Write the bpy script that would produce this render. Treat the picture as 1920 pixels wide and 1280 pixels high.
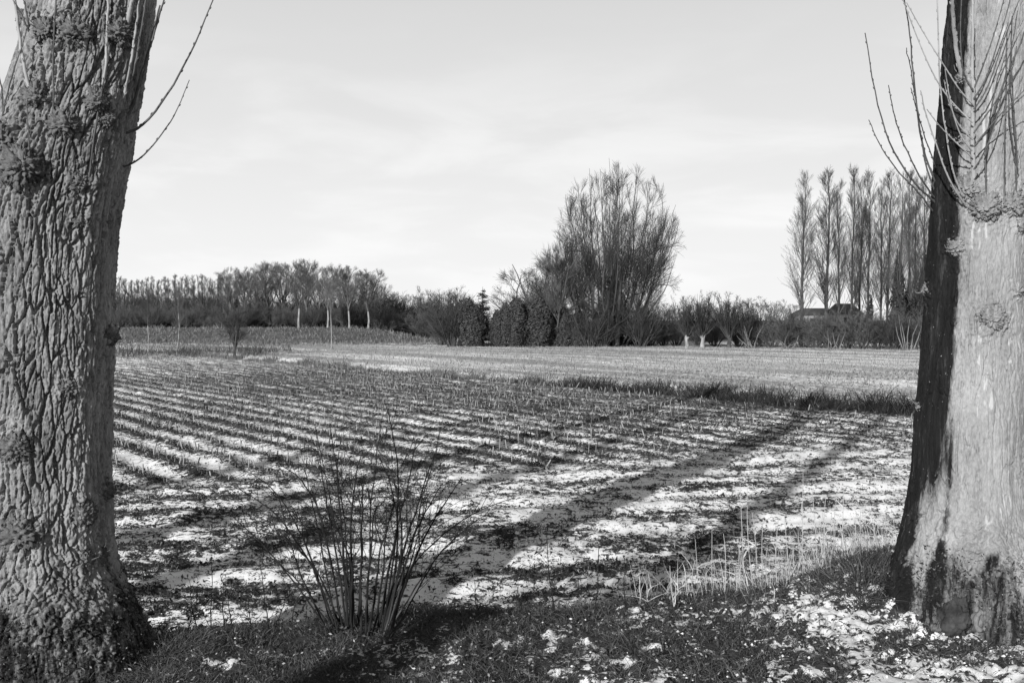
import bpy, math, random
import numpy as np
from mathutils import Vector

for o in list(bpy.data.objects): bpy.data.objects.remove(o)
scene = bpy.context.scene
COL = scene.collection
R = math.radians
rng = np.random.default_rng(7)
random.seed(7)

# ------------------------------------------------------------------ camera
FPX = 1867.0; PITCH = R(1.23); CAMZ = 1.7
cam_d = bpy.data.cameras.new('camera'); cam = bpy.data.objects.new('camera', cam_d); COL.objects.link(cam)
cam.location = (0, 0, CAMZ); cam.rotation_euler = (R(90) - PITCH, 0, 0)
cam_d.sensor_width = 36; cam_d.lens = 35.0; cam_d.clip_start = 0.05; cam_d.clip_end = 6000
scene.camera = cam

# ------------------------------------------------------------------ light
SUN_EL = R(17.5); SUN_AZ = R(180 + 26.3)           # clockwise from +Y: behind the camera, to the left
world = bpy.data.worlds.new('World'); scene.world = world; world.use_nodes = True
nt = world.node_tree; nt.nodes.clear()
N = nt.nodes.new; L = nt.links.new
out = N('ShaderNodeOutputWorld'); bg = N('ShaderNodeBackground'); bg.inputs['Strength'].default_value = 0.10
sky = N('ShaderNodeTexSky'); sky.sky_type = 'NISHITA'; sky.sun_disc = False
sky.sun_elevation = SUN_EL; sky.sun_rotation = SUN_AZ; sky.air_density = 1.0; sky.dust_density = 2.0; sky.ozone_density = 1.0
sep = N('ShaderNodeSeparateColor'); L(sky.outputs[0], sep.inputs[0])
def wm(op, a, b, clamp=False):
    n = N('ShaderNodeMath'); n.operation = op; n.use_clamp = clamp
    for i, v in enumerate((a, b)):
        if isinstance(v, (int, float)): n.inputs[i].default_value = v
        elif v is not None: L(v, n.inputs[i])
    return n.outputs[0]
grey = wm('MULTIPLY', sep.outputs[0], 0.45)   # black and white through a red filter
tc = N('ShaderNodeTexCoord'); mp = N('ShaderNodeMapping'); mp.inputs['Scale'].default_value = (2.4, 2.4, 9.5)
L(tc.outputs['Generated'], mp.inputs['Vector'])
cn = N('ShaderNodeTexNoise'); cn.inputs['Scale'].default_value = 2.1; cn.inputs['Detail'].default_value = 7; cn.inputs['Roughness'].default_value = 0.52
cn.inputs['Distortion'].default_value = 0.35
L(mp.outputs[0], cn.inputs['Vector'])
cr = N('ShaderNodeMapRange'); cr.inputs['From Min'].default_value = 0.42; cr.inputs['From Max'].default_value = 0.68
cr.inputs['To Min'].default_value = 0.0; cr.inputs['To Max'].default_value = 1.0; cr.interpolation_type = 'SMOOTHSTEP'
L(cn.outputs['Fac'], cr.inputs['Value'])
sx = N('ShaderNodeSeparateXYZ'); L(tc.outputs['Generated'], sx.inputs[0])
# a thin veil of high haze: white at the horizon, thinning upwards all round
veil = N('ShaderNodeValToRGB'); ve = veil.color_ramp.elements
while len(ve) < 6: ve.new(0.5)
for e_, (p_, v_) in zip(ve, [(0.0, 0.97), (0.08, 0.95), (0.18, 0.84), (0.32, 0.66), (0.55, 0.18), (1.0, 0.05)]): e_.position = p_; e_.color = (v_, v_, v_, 1)
L(sx.outputs['Z'], veil.inputs[0])
HAZE = 8.4
mixn = N('ShaderNodeMix'); mixn.data_type = 'FLOAT'; mixn.inputs[3].default_value = HAZE
L(veil.outputs[0], mixn.inputs[0]); L(grey, mixn.inputs[2])
# faint flat wisps of cloud low in the sky
band = N('ShaderNodeValToRGB'); be = band.color_ramp.elements
while len(be) < 4: be.new(0.5)
for e_, (p_, v_) in zip(be, [(0.0, 0.35), (0.10, 1.0), (0.19, 1.0), (0.30, 0.0)]): e_.position = p_; e_.color = (v_, v_, v_, 1)
L(sx.outputs['Z'], band.inputs[0])
cm = wm('MULTIPLY', wm('SUBTRACT', cr.outputs[0], 0.42), wm('MULTIPLY', band.outputs[0], 0.10))
skyv = wm('MULTIPLY', mixn.outputs[0], wm('ADD', cm, 1.0))
comb = N('ShaderNodeCombineColor')
for i in range(3): L(skyv, comb.inputs[i])
L(comb.outputs[0], bg.inputs['Color']); L(bg.outputs[0], out.inputs[0])

sun_d = bpy.data.lights.new('sun', 'SUN'); sun_d.energy = 5.0; sun_d.angle = R(0.5); sun_d.color = (1, 1, 1)
sun = bpy.data.objects.new('sun', sun_d); COL.objects.link(sun)
SD = Vector((math.sin(SUN_AZ) * math.cos(SUN_EL), math.cos(SUN_AZ) * math.cos(SUN_EL), math.sin(SUN_EL)))
sun.rotation_euler = (-SD).to_track_quat('-Z', 'Y').to_euler()
sun.location = (-6, -10, 30)
vs = scene.view_settings; vs.view_transform = 'Standard'; vs.look = 'None'; vs.gamma = 1; vs.exposure = 0.2; vs.use_curve_mapping = False

# ------------------------------------------------------------------ helpers
def at(px, py, Y):
    """a point at forward distance Y that the photograph shows at pixel (px,py) of 1920x1280"""
    a = (px - 960) / FPX; b = (640 - py) / FPX
    cp, sp = math.cos(PITCH), math.sin(PITCH)
    d = np.array([a, cp + b * sp, -sp + b * cp]); d *= Y / d[1]
    return np.array([d[0], d[1], CAMZ + d[2]])

_perm = np.random.default_rng(3).permutation(4096)
_grad = np.random.default_rng(4).normal(size=(4096, 3)); _grad /= np.linalg.norm(_grad, axis=1, keepdims=True)
_rnd3 = np.random.default_rng(5).random((4096, 3))
def _hash(i, j, k): return _perm[(_perm[(_perm[i & 4095] + j) & 4095] + k) & 4095]
def perlin(p, f=1.0, off=0.0):
    p = np.asarray(p, float) * f + off
    i = np.floor(p).astype(np.int64); fr = p - i; w = fr * fr * fr * (fr * (fr * 6 - 15) + 10)
    r = 0
    for dx in (0, 1):
        wx = w[..., 0] if dx else 1 - w[..., 0]
        for dy in (0, 1):
            wy = w[..., 1] if dy else 1 - w[..., 1]
            for dz in (0, 1):
                wz = w[..., 2] if dz else 1 - w[..., 2]
                g = _grad[_hash(i[..., 0] + dx, i[..., 1] + dy, i[..., 2] + dz)]
                r = r + wx * wy * wz * (g[..., 0] * (fr[..., 0] - dx) + g[..., 1] * (fr[..., 1] - dy) + g[..., 2] * (fr[..., 2] - dz))
    return r * 1.5
def fbm(p, f=1.0, oct=4, off=0.0, gain=0.5):
    a, s = 1.0, 0
    for o in range(oct):
        s = s + a * perlin(p, f, off + 17.3 * o); f *= 2.03; a *= gain
    return s
def worley(p):
    i = np.floor(p).astype(np.int64); fr = p - i
    f1 = np.full(p.shape[:-1], 9.0); f2 = np.full(p.shape[:-1], 9.0); idv = np.zeros(p.shape[:-1])
    for dx in (-1, 0, 1):
        for dy in (-1, 0, 1):
            for dz in (-1, 0, 1):
                h = _hash(i[..., 0] + dx, i[..., 1] + dy, i[..., 2] + dz)
                c = _rnd3[h]
                d = (c[..., 0] + dx - fr[..., 0]) ** 2 + (c[..., 1] + dy - fr[..., 1]) ** 2 + (c[..., 2] + dz - fr[..., 2]) ** 2
                n1 = d < f1
                f2 = np.where(n1, f1, np.minimum(f2, d)); idv = np.where(n1, h / 4096.0, idv); f1 = np.where(n1, d, f1)
    return np.sqrt(f1), np.sqrt(f2), idv
def sstep(a, b, x):
    t = np.clip((x - a) / (b - a), 0, 1); return t * t * (3 - 2 * t)
def xy0(x, y): return np.stack([x, y, np.zeros_like(x)], -1)

def new_mesh(name, V, F, mat, smooth=True, attrs=None):
    V = np.ascontiguousarray(np.asarray(V, np.float32).reshape(-1, 3)); Fs = F if isinstance(F, list) else [F]
    me = bpy.data.meshes.new(name)
    me.vertices.add(len(V)); me.vertices.foreach_set('co', V.ravel())
    loops = np.concatenate([f.ravel() for f in Fs]).astype(np.int32)
    tot = np.concatenate([np.full(len(f), f.shape[1]) for f in Fs])
    st = np.concatenate([[0], np.cumsum(tot)[:-1]]).astype(np.int32)
    me.loops.add(len(loops)); me.loops.foreach_set('vertex_index', loops)
    me.polygons.add(len(st)); me.polygons.foreach_set('loop_start', st)
    if smooth: me.polygons.foreach_set('use_smooth', np.ones(len(st), bool))
    for k, v in (attrs or {}).items():
        a = me.attributes.new(k, 'FLOAT', 'POINT'); a.data.foreach_set('value', np.asarray(v, np.float32).ravel())
    me.update(calc_edges=True)
    if mat: me.materials.append(mat)
    return me
def link(name, data, parent=None, loc=None):
    o = bpy.data.objects.new(name, data); COL.objects.link(o)
    if parent is not None: o.parent = parent
    if loc is not None: o.location = loc
    return o
def obj(name, V, F, mat, parent=None, smooth=True, attrs=None, loc=None):
    return link(name, new_mesh(name, V, F, mat, smooth, attrs), parent, loc)
def tag(o, label=None, cat=None, group=None, kind=None):
    if label: o['label'] = label
    if cat: o['category'] = cat
    if group: o['group'] = group
    if kind: o['kind'] = kind
    return o
def thing(name, label, cat, loc=(0, 0, 0), rz=0.0, group=None, sc=None):
    o = bpy.data.objects.new(name, None); COL.objects.link(o); o.location = loc; o.rotation_euler = (0, 0, rz)
    o.empty_display_size = 0.2
    if sc: o.scale = sc
    return tag(o, label, cat, group)

class MB:
    """collects quads / tris of many shapes into one mesh"""
    def __init__(s): s.V = []; s.Q = []; s.T = []; s.n = 0
    def add(s, V, F):
        V = np.asarray(V, float).reshape(-1, 3); F = np.asarray(F)
        (s.Q if F.shape[1] == 4 else s.T).append(F + s.n); s.V.append(V); s.n += len(V); return s
    def mesh(s, name, mat, smooth=True):
        Fs = []
        if s.Q: Fs.append(np.concatenate(s.Q))
        if s.T: Fs.append(np.concatenate(s.T))
        return new_mesh(name, np.concatenate(s.V), Fs, mat, smooth)
    def build(s, name, mat, parent=None, smooth=True): return link(name, s.mesh(name, mat, smooth), parent)

def tubes(P, Rd, k=3):
    """P (M,n,3) centre lines, Rd (M,n) radii -> verts, quads"""
    P = np.asarray(P, float); Rd = np.asarray(Rd, float)
    if P.ndim == 2: P = P[None]; Rd = Rd[None]
    M, n, _ = P.shape
    T = np.gradient(P, axis=1); T /= np.linalg.norm(T, axis=2, keepdims=True) + 1e-9
    ref = np.where(np.abs(T[:, :1, 2:3]) > 0.9, np.array([1.0, 0, 0]), np.array([0, 0, 1.0])) * np.ones_like(T)
    A = np.cross(T, ref); A /= np.linalg.norm(A, axis=2, keepdims=True) + 1e-9
    B = np.cross(T, A)
    th = np.arange(k) * 2 * math.pi / k
    V = P[:, :, None] + Rd[:, :, None, None] * (A[:, :, None] * np.cos(th)[:, None] + B[:, :, None] * np.sin(th)[:, None])
    idx = np.arange(M * n * k).reshape(M, n, k)
    a = idx[:, :-1]; b = idx[:, 1:]
    F = np.stack([a, np.roll(a, -1, 2), np.roll(b, -1, 2), b], -1).reshape(-1, 4)
    return V.reshape(-1, 3), F

def spawn(P, Rd, k, tr, ang, Lfn, npts, up=0.05, wob=0.1, rr=0.6, rmin=0.006, g=rng, taper=1.0):
    M, n, _ = P.shape
    t = g.uniform(tr[0], tr[1], (M, k)); fi = t * (n - 1); i0 = np.minimum(fi.astype(int), n - 2); f = fi - i0
    mi = np.arange(M)[:, None]
    pos = P[mi, i0] * (1 - f[..., None]) + P[mi, i0 + 1] * f[..., None]
    rad = Rd[mi, i0] * (1 - f) + Rd[mi, i0 + 1] * f
    tan = P[mi, i0 + 1] - P[mi, i0]; tan /= np.linalg.norm(tan, axis=-1, keepdims=True) + 1e-9
    pl = np.linalg.norm(np.diff(P, axis=1), axis=2).sum(1)[:, None] * np.ones_like(t)
    rv = g.normal(size=tan.shape); rv -= tan * (rv * tan).sum(-1, keepdims=True); rv /= np.linalg.norm(rv, axis=-1, keepdims=True) + 1e-9
    a = g.uniform(ang[0], ang[1], t.shape)[..., None]
    d = tan * np.cos(a) + rv * np.sin(a)
    Ln = Lfn(t, pl) * g.uniform(0.75, 1.2, t.shape)
    pos = pos.reshape(-1, 3); d = d.reshape(-1, 3); Ln = Ln.reshape(-1, 1); rad = rad.reshape(-1, 1)
    pts = [pos]; st = Ln / (npts - 1)
    for s in range(npts - 1):
        d = d + np.array([0, 0, up]) + g.normal(size=d.shape) * wob; d /= np.linalg.norm(d, axis=1, keepdims=True)
        pts.append(pts[-1] + d * st)
    C = np.stack(pts, 1)
    r0 = np.maximum(rad * rr, rmin); q = np.linspace(0, 1, npts)[None] ** taper
    return C, r0 * (1 - q) + rmin * 0.6 * q

# ------------------------------------------------------------------ materials (all grey: the photograph is black and white)
def mat_new(name):
    m = bpy.data.materials.new(name); m.use_nodes = True; t = m.node_tree
    b = t.nodes['Principled BSDF']; b.inputs['Roughness'].default_value = 0.9; b.inputs['Specular IOR Level'].default_value = 0.15
    return m, t, b
def ramp(t, src, stops):
    r = t.nodes.new('ShaderNodeValToRGB'); e = r.color_ramp.elements
    while len(e) < len(stops): e.new(0.5)
    for x, (p, v) in zip(e, stops): x.position = p; x.color = (v, v, v, 1)
    t.links.new(src, r.inputs[0]); return r.outputs[0]
def noise(t, scale, detail=4, rough=0.55, map_scale=None, coord='Object', dist=0.0):
    c = t.nodes.new('ShaderNodeTexCoord'); n = t.nodes.new('ShaderNodeTexNoise')
    n.inputs['Scale'].default_value = scale; n.inputs['Detail'].default_value = detail; n.inputs['Roughness'].default_value = rough
    n.inputs['Distortion'].default_value = dist
    if map_scale:
        m = t.nodes.new('ShaderNodeMapping'); m.inputs['Scale'].default_value = map_scale
        t.links.new(c.outputs[coord], m.inputs[0]); t.links.new(m.outputs[0], n.inputs['Vector'])
    else: t.links.new(c.outputs[coord], n.inputs['Vector'])
    return n.outputs['Fac']
def tmath(t, op, a, b=None, clamp=False):
    n = t.nodes.new('ShaderNodeMath'); n.operation = op; n.use_clamp = clamp
    for i, v in enumerate((a, b)):
        if v is None: continue
        if isinstance(v, (int, float)): n.inputs[i].default_value = v
        else: t.links.new(v, n.inputs[i])
    return n.outputs[0]
def tmix(t, f, a, b):
    n = t.nodes.new('ShaderNodeMix'); n.data_type = 'FLOAT'
    for i, v in ((0, f), (2, a), (3, b)):
        if isinstance(v, (int, float)): n.inputs[i].default_value = v
        else: t.links.new(v, n.inputs[i])
    return n.outputs[0]
def bump(t, b, h, strength=0.5, dist=0.01):
    n = t.nodes.new('ShaderNodeBump'); n.inputs['Strength'].default_value = strength; n.inputs['Distance'].default_value = dist
    t.links.new(h, n.inputs['Height']); t.links.new(n.outputs[0], b.inputs['Normal'])
def attr(t, name):
    n = t.nodes.new('ShaderNodeAttribute'); n.attribute_name = name; return n.outputs['Fac']
def simple(name, lo, hi, scale=8, island=False, map_scale=None, bmp=0.0, rough=0.9, stops=None):
    m, t, b = mat_new(name)
    if island:
        g = t.nodes.new('ShaderNodeNewGeometry'); src = g.outputs['Random Per Island']
    else: src = noise(t, scale, map_scale=map_scale)
    t.links.new(ramp(t, src, stops or ([(0.0, lo), (1.0, hi)] if island else [(0.3, lo), (0.7, hi)])), b.inputs['Base Color'])
    b.inputs['Roughness'].default_value = rough
    if bmp: bump(t, b, noise(t, scale * 4), bmp)
    return m

M = {}
M['twig'] = simple('twig_bark', 0.02, 0.085, island=True)
M['twig_light'] = simple('twig_bark_light', 0.06, 0.16, island=True)
M['far_trunk'] = simple('far_bark', 0.03, 0.09, 3)
M['pale_trunk'] = simple('pale_bark', 0.12, 0.36, 5, map_scale=(1, 1, 0.3))
M['conifer'] = simple('conifer_foliage', 0.02, 0.06, island=True)
M['cypress'] = simple('cypress_foliage', 0.03, 0.075, island=True)
M['ivy'] = simple('ivy_leaves', 0.012, 0.04, island=True, rough=0.6)
M['grass'] = simple('grass_blades', 0.02, 0.11, island=True, rough=0.7)
M['drygrass'] = simple('dry_grass', 0.2, 0.48, island=True, rough=0.8)
M['bankgrass'] = simple('bank_grass', 0.07, 0.20, island=True, rough=0.9)
M['litter'] = simple('leaf_litter', 0.02, 0.1, island=True, stops=[(0.0, 0.015), (0.8, 0.06), (0.93, 0.12), (1.0, 0.4)])
M['stalk'] = simple('maize_stalk', 0.07, 0.34, island=True)
M['weed'] = simple('ditch_weed', 0.01, 0.05, island=True)
M['shoot_grey'] = simple('young_shoot_bark', 0.22, 0.38, 12, map_scale=(1, 1, 0.4))
M['shoot_dark'] = simple('young_shoot_dark_bark', 0.05, 0.13, 12, map_scale=(1, 1, 0.4))
M['shrub_stem'] = simple('shrub_stem_bark', 0.008, 0.024, 14)
M['shrub_pale'] = simple('shrub_pale_bark', 0.05, 0.11, 14)
M['dead_wood'] = simple('dead_wood', 0.07, 0.22, 5, map_scale=(1, 1, 0.3))
M['roof'] = simple('roof_tiles', 0.05, 0.09, 2)
M['render'] = simple('white_render', 0.22, 0.4, 1)
M['glass_dark'] = simple('window_glass', 0.02, 0.03, 1, rough=0.1)
M['coat'] = simple('dark_coat', 0.03, 0.05, 10)

def bark(name, lo, hi, streak=False):
    m, t, b = mat_new(name)
    big = noise(t, 5.0, 6, 0.65, (1, 1, 0.3)); fine = noise(t, 75, 6, 0.7, (1, 1, 0.4))
    v = tmath(t, 'ADD', tmath(t, 'MULTIPLY', big, 0.5), tmath(t, 'MULTIPLY', fine, 0.5))
    c = ramp(t, v, [(0.36, lo), (0.5, (lo + hi) / 2), (0.64, hi)])
    if streak:
        # pale corky lines of young bark in the long cracks, then the wet algae stain with lichen dots
        pl = tmath(t, 'MULTIPLY', attr(t, 'pale'), 0.6)
        c = tmix(t, pl, c, 0.5)
        dots = noise(t, 55, 3, 0.6); wet = ramp(t, noise(t, 22, 6, 0.75, (1, 1, 0.12)), [(0.35, 0.006), (0.55, 0.014), (0.75, 0.07)])
        dk = tmix(t, tmath(t, 'GREATER_THAN', dots, 0.72), wet, 0.3)
        sn = tmath(t, 'ADD', attr(t, 'stain'), tmath(t, 'MULTIPLY', tmath(t, 'SUBTRACT', noise(t, 18, 8, 0.75, (1, 1, 0.14)), 0.5), 1.7))
        sm = t.nodes.new('ShaderNodeMapRange'); sm.inputs['From Min'].default_value = 0.32; sm.inputs['From Max'].default_value = 0.68
        t.links.new(sn, sm.inputs['Value'])
        c = tmix(t, sm.outputs[0], c, dk)
    t.links.new(c, b.inputs['Base Color'])
    bump(t, b, tmath(t, 'ADD', noise(t, 130, 5, 0.7), tmath(t, 'MULTIPLY', noise(t, 35, 5, 0.7, (1, 1, 0.3)), 1.5)), 0.55, 0.006)
    return m
M['bark_rough'] = bark('furrowed_bark', 0.08, 0.34, True)
M['bark_smooth'] = bark('grey_bark', 0.14, 0.34, True)
M['root_wood'] = simple('worn_root_wood', 0.008, 0.075, 9, bmp=.4)
M['burl'] = bark('burl_bark', 0.03, 0.17)

def ground_mat(name, field):
    m, t, b = mat_new(name)
    cov = attr(t, 'cover')                       # 1 = litter and soil show through, 0 = closed snow
    if field:
        n1 = noise(t, 11, 6, 0.72, (0.75, 1.25, 1.2)); n2 = noise(t, 38, 4, 0.75)
        w = tmath(t, 'ADD', tmath(t, 'MULTIPLY', n1, 0.65), tmath(t, 'MULTIPLY', n2, 0.35))
    else:
        n1 = noise(t, 12, 5, 0.62); n2 = noise(t, 45, 4, 0.65)
        w = tmath(t, 'ADD', tmath(t, 'MULTIPLY', n1, 0.6), tmath(t, 'MULTIPLY', n2, 0.4))
    v = tmath(t, 'ADD', tmath(t, 'SUBTRACT', cov, 0.5), tmath(t, 'MULTIPLY', tmath(t, 'SUBTRACT', w, 0.5), 5.0 if field else 4.0))
    mr = t.nodes.new('ShaderNodeMapRange'); mr.inputs['From Min'].default_value = -0.07; mr.inputs['From Max'].default_value = 0.07
    t.links.new(v, mr.inputs['Value']); mask = mr.outputs[0]
    soil = ramp(t, noise(t, 70, 4, 0.7), [(0.3, 0.022), (0.55, 0.05), (0.75, 0.11)])
    if field: soil = tmix(t, attr(t, 'straw'), soil, ramp(t, noise(t, 55, 4, 0.7), [(0.35, 0.2), (0.7, 0.5)]))
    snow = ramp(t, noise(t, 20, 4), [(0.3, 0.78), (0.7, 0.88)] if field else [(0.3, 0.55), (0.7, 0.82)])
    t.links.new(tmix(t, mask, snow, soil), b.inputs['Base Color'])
    hh = tmath(t, 'ADD', tmath(t, 'MULTIPLY', tmath(t, 'SUBTRACT', 1.0, mask), 0.8), tmath(t, 'MULTIPLY', noise(t, 60, 5, 0.7), tmath(t, 'ADD', 0.2, mask)))
    bump(t, b, hh, 0.6, 0.02)
    return m
M['field'] = ground_mat('stubble_soil_with_snow', True)
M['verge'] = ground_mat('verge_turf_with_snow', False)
m, t, b = mat_new('meadow')
t.links.new(ramp(t, noise(t, 1.2, 8, 0.7, (0.5, 1, 1)), [(0.3, 0.06), (0.5, 0.12), (0.7, 0.22)]), b.inputs['Base Color']); bump(t, b, noise(t, 3, 6, 0.7), 0.8, 0.3)
M['meadow'] = m
M['gravel'] = simple('road_gravel', 0.1, 0.2, 20)

# ------------------------------------------------------------------ terrain
FZ = -0.6                                            # field level; the verge lies at 0
def edge(x, y): return y - (5.9 + 0.22 * x)          # distance past the top edge of the verge
RD = np.array([math.sin(R(-37)), math.cos(R(-37))])   # direction of the drilled rows
RN = np.array([RD[1], -RD[0]])                       # across the rows, to the right
DITCH_U = 10.3 * RN[0] + 25.3 * RN[1]                # the ditch runs along the rows
def rowu(x, y): return x * RN[0] + y * RN[1]
def rowv(x, y): return x * RD[0] + y * RD[1]
def headland(x, y): return sstep(0.8, -0.8, y - (15.6 + 0.42 * x) + 0.9 * perlin(xy0(x, y), 0.35))
HD = np.array([math.cos(math.atan(0.25)), math.sin(math.atan(0.25))])
def verge_z(x, y):
    e = edge(x, y) + 0.18 * perlin(xy0(x, y), 1.1)
    z = -0.85 * sstep(-0.25, 1.75, e)
    z = z + 0.30 * np.exp(-(((x - 2.62) / 0.75) ** 2 + ((y - 6.15) / 0.55) ** 2))
    z = z - 0.10 * sstep(-1.5, -2.3, x)
    z = z + 0.035 * fbm(xy0(x, y), 2.2, 3) + 0.014 * fbm(xy0(x, y), 11, 3, 5.0)
    return z
def field_parts(x, y):
    p = xy0(x, y); hl = headland(x, y)
    u = rowu(x, y) + 0.08 * perlin(p, 0.5, 3.0); uh = y * HD[0] - x * HD[1] + 0.35 * perlin(p, 0.28, 9.0)
    row = 0.5 + 0.5 * np.cos(2 * math.pi * u / 0.75); rowh = 0.5 + 0.5 * np.cos(2 * math.pi * uh / 0.95)
    du = rowu(x, y) - DITCH_U
    far = sstep(-0.3, 1.2, du)                       # the second field, beyond the ditch
    ditch = np.exp(-(du / 0.8) ** 2)
    return p, hl, u, uh, row, rowh, du, far, ditch
def field_z(x, y):
    p, hl, u, uh, row, rowh, du, far, ditch = field_parts(x, y)
    z = FZ + (1 - hl) * 0.05 * (row - 0.5) + hl * 0.06 * (rowh - 0.5) + 0.05 * fbm(p, 0.7, 2) + 0.028 * fbm(p, 3.5, 3, 2.0) - 0.35 * ditch
    return z
def field_cover(x, y):
    p, hl, u, uh, row, rowh, du, far, ditch = field_parts(x, y)
    dist = np.hypot(x, y)
    pa = np.stack([x * HD[0] + y * HD[1], (y * HD[0] - x * HD[1]) * 3.4, 0 * x], -1)      # long drifts along the headland rows
    pr = np.stack([rowv(x, y) * 0.25, rowu(x, y), 0 * x], -1)
    ch = 0.375 + 0.18 * (rowh - 0.5) + 0.40 * fbm(pa, 0.55, 5, 4.0, .6) + .16 * fbm(p, 3, 3, 1.) + .08 * sstep(0, -3.5, x)
    cmn = 0.52 + 0.66 * (row - 0.52) + 0.22 * fbm(pr, 0.6, 3, 7.0) + 0.16 * fbm(p, 0.12, 2, 1.0) + 0.22 * sstep(17, 34, dist) * sstep(-16, -6, x) - 0.10 * sstep(2, 9, x - 0.12 * (y - 20))
    cf = 0.54 + .26 * (row - .5) * sstep(-.4, .3, fbm(pr, .2, 2, 5.)) + 0.55 * fbm(pr * [.25, 1, 1], 0.5, 4, 11.0) + 0.2 * fbm(p, 0.08, 2)
    c = hl * ch + (1 - hl) * cmn
    c = c * (1 - far) + far * cf
    return np.clip(c + (.25 + .35 * sstep(44, 34, y)) * ditch, 0, 1.2)

def grid_faces(nr, nc):
    i = np.arange(nr * nc).reshape(nr, nc)
    return np.stack([i[:-1, :-1], i[:-1, 1:], i[1:, 1:], i[1:, :-1]], -1).reshape(-1, 4)
# field: a sheet whose mesh gets coarser with distance
ty = 5.2 * (115 / 5.2) ** np.linspace(0, 1, 560); sxx = np.linspace(-1, 1, 620)
Yg = np.repeat(ty[:, None], 620, 1); Xg = sxx[None] * (0.85 * Yg + 7)
Zg = field_z(Xg, Yg)
p_, hl_, u_, uh_, row_, rowh_, du_, far_, di_ = field_parts(Xg, Yg)
straw = (1 - di_ * sstep(44, 34, Yg)) * np.clip(0.25 * sstep(14, 30, Yg) * (1 - hl_) + 0.75 * far_ + 0.25 * perlin(xy0(Xg, Yg), 0.2), 0, 1)
o = obj('field', np.stack([Xg, Yg, Zg], -1), grid_faces(560, 620), M['field'], attrs={'cover': field_cover(Xg, Yg), 'straw': straw})
tag(o, kind='structure')
# verge: fine where the camera looks
xs = np.concatenate([np.linspace(-40, -4.2, 40), np.linspace(-4.1, 4.6, 400), np.linspace(4.8, 40, 40)])
ys = np.concatenate([np.linspace(-2.5, 3.6, 30), np.linspace(3.65, 8.2, 210), np.linspace(8.4, 17, 30)])
Yv, Xv = np.meshgrid(ys, xs, indexing='ij')
ev = edge(Xv, Yv); pv = xy0(Xv, Yv)
def verge_cover(x, y):
    e = edge(x, y); p = xy0(x, y)
    c = 0.86 + 0.34 * fbm(p, 1.3, 3, 6.0) + .25 * fbm(p, 6, 3, 3.0) - 0.28 * sstep(0.2, 1.8, x + 0.6 * perlin(p, 0.8)) * sstep(0.25, -0.5, e) - 0.08 * sstep(-0.3, 0.4, x)
    c = c + 0.30 * np.exp(-((e - 0.05) / 0.35) ** 2) - 0.45 * sstep(0.5, 1.2, e) + 0.5 * sstep(1.15, 0.7, np.hypot(x + 2.46, y - 5.3))
    c = c + 0.35 * np.exp(-(((x - 2.25) / 0.35) ** 2 + ((y - 5.75) / 0.3) ** 2))
    return np.clip(c, 0, 1.2)
cv = verge_cover(Xv, Yv)
Zv = verge_z(Xv, Yv) + 0.022 * sstep(0.55, 0.35, cv + 0.5 * fbm(pv, 14, 2, 2.0)) * (ev < 1.0)
o = obj('verge', np.stack([Xv, Yv, Zv], -1), grid_faces(len(ys), len(xs)), M['verge'], attrs={'cover': cv}); tag(o, kind='structure')
# the lane behind the camera and its far verge
V = np.array([[-60, -7.5, -0.03], [60, -7.5, -0.03], [60, -2.4, -0.03], [-60, -2.4, -0.03]], float)
tag(obj('road', V, np.array([[0, 1, 2, 3]]), M['gravel']), kind='structure')
V = np.array([[-60, -40, 0.0], [60, -40, 0.0], [60, -7.4, 0.0], [-60, -7.4, 0.0]], float)
tag(obj('far_verge', V, np.array([[0, 1, 2, 3]]), M['meadow']), kind='structure')
# land to the horizon
V = np.array([[-4000, -200, -0.95], [4000, -200, -0.95], [4000, 5000, -0.95], [-4000, 5000, -0.95]], float)
tag(obj('ground', V, np.array([[0, 1, 2, 3]]), M['meadow']), kind='structure')
# land behind the field: rough grass; and the low dike on the left
bx = np.linspace(-150, 150, 240); by = np.concatenate([np.linspace(84, 140, 90), np.linspace(145, 420, 20)])
By, Bx = np.meshgrid(by, bx, indexing='ij')
def bank_z(x, y):
    z = FZ - 0.03 + 0.10 * fbm(xy0(x, y), 0.4, 3)
    dk = sstep(-4, -14, x + 0.25 * (y - 100))             # dike only left of the conifers
    z = z + dk * 1.35 * sstep(98, 116, y) 
    return z - 0.4 * sstep(92, 84, y)
o = obj('meadow', np.stack([Bx, By, bank_z(Bx, By)], -1), grid_faces(len(by), len(bx)), M['meadow']); tag(o, kind='structure')

# ------------------------------------------------------------------ avenue trees: trunks with real bark relief
def burl_mesh(r, seed, flat=0.6, nu=72, nv=46, calm=1.0):
    th = np.linspace(0, 2 * math.pi, nu, endpoint=False); ph = np.linspace(0.02, math.pi - 0.02, nv)
    Ph, Th = np.meshgrid(ph, th, indexing='ij')
    d = np.stack([np.sin(Ph) * np.cos(Th), np.sin(Ph) * np.sin(Th), np.cos(Ph)], -1)
    f1, f2, _ = worley(d * 3.2 + seed * 3.7)
    g1, g2, g3 = worley(d * 6.5 + seed * 1.7)
    h = 0.72 + 0.26 * fbm(d, 1.4, 3, seed * 5.1) + calm * (0.26 * sstep(0, .32, f2 - f1) * (.6 + .8 * _) + 0.20 * sstep(0, .4, g2 - g1) * (.4 + g3) + 0.06 * fbm(d, 11, 3, seed, .7)) + (1 - calm) * .25
    V = d * (h * r)[..., None]; V[..., 1] *= flat
    i = np.arange(nu * nv).reshape(nv, nu)
    F = np.stack([i[:-1], i[1:], np.roll(i[1:], -1, 1), np.roll(i[:-1], -1, 1)], -1).reshape(-1, 4)
    return V.reshape(-1, 3), F
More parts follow.
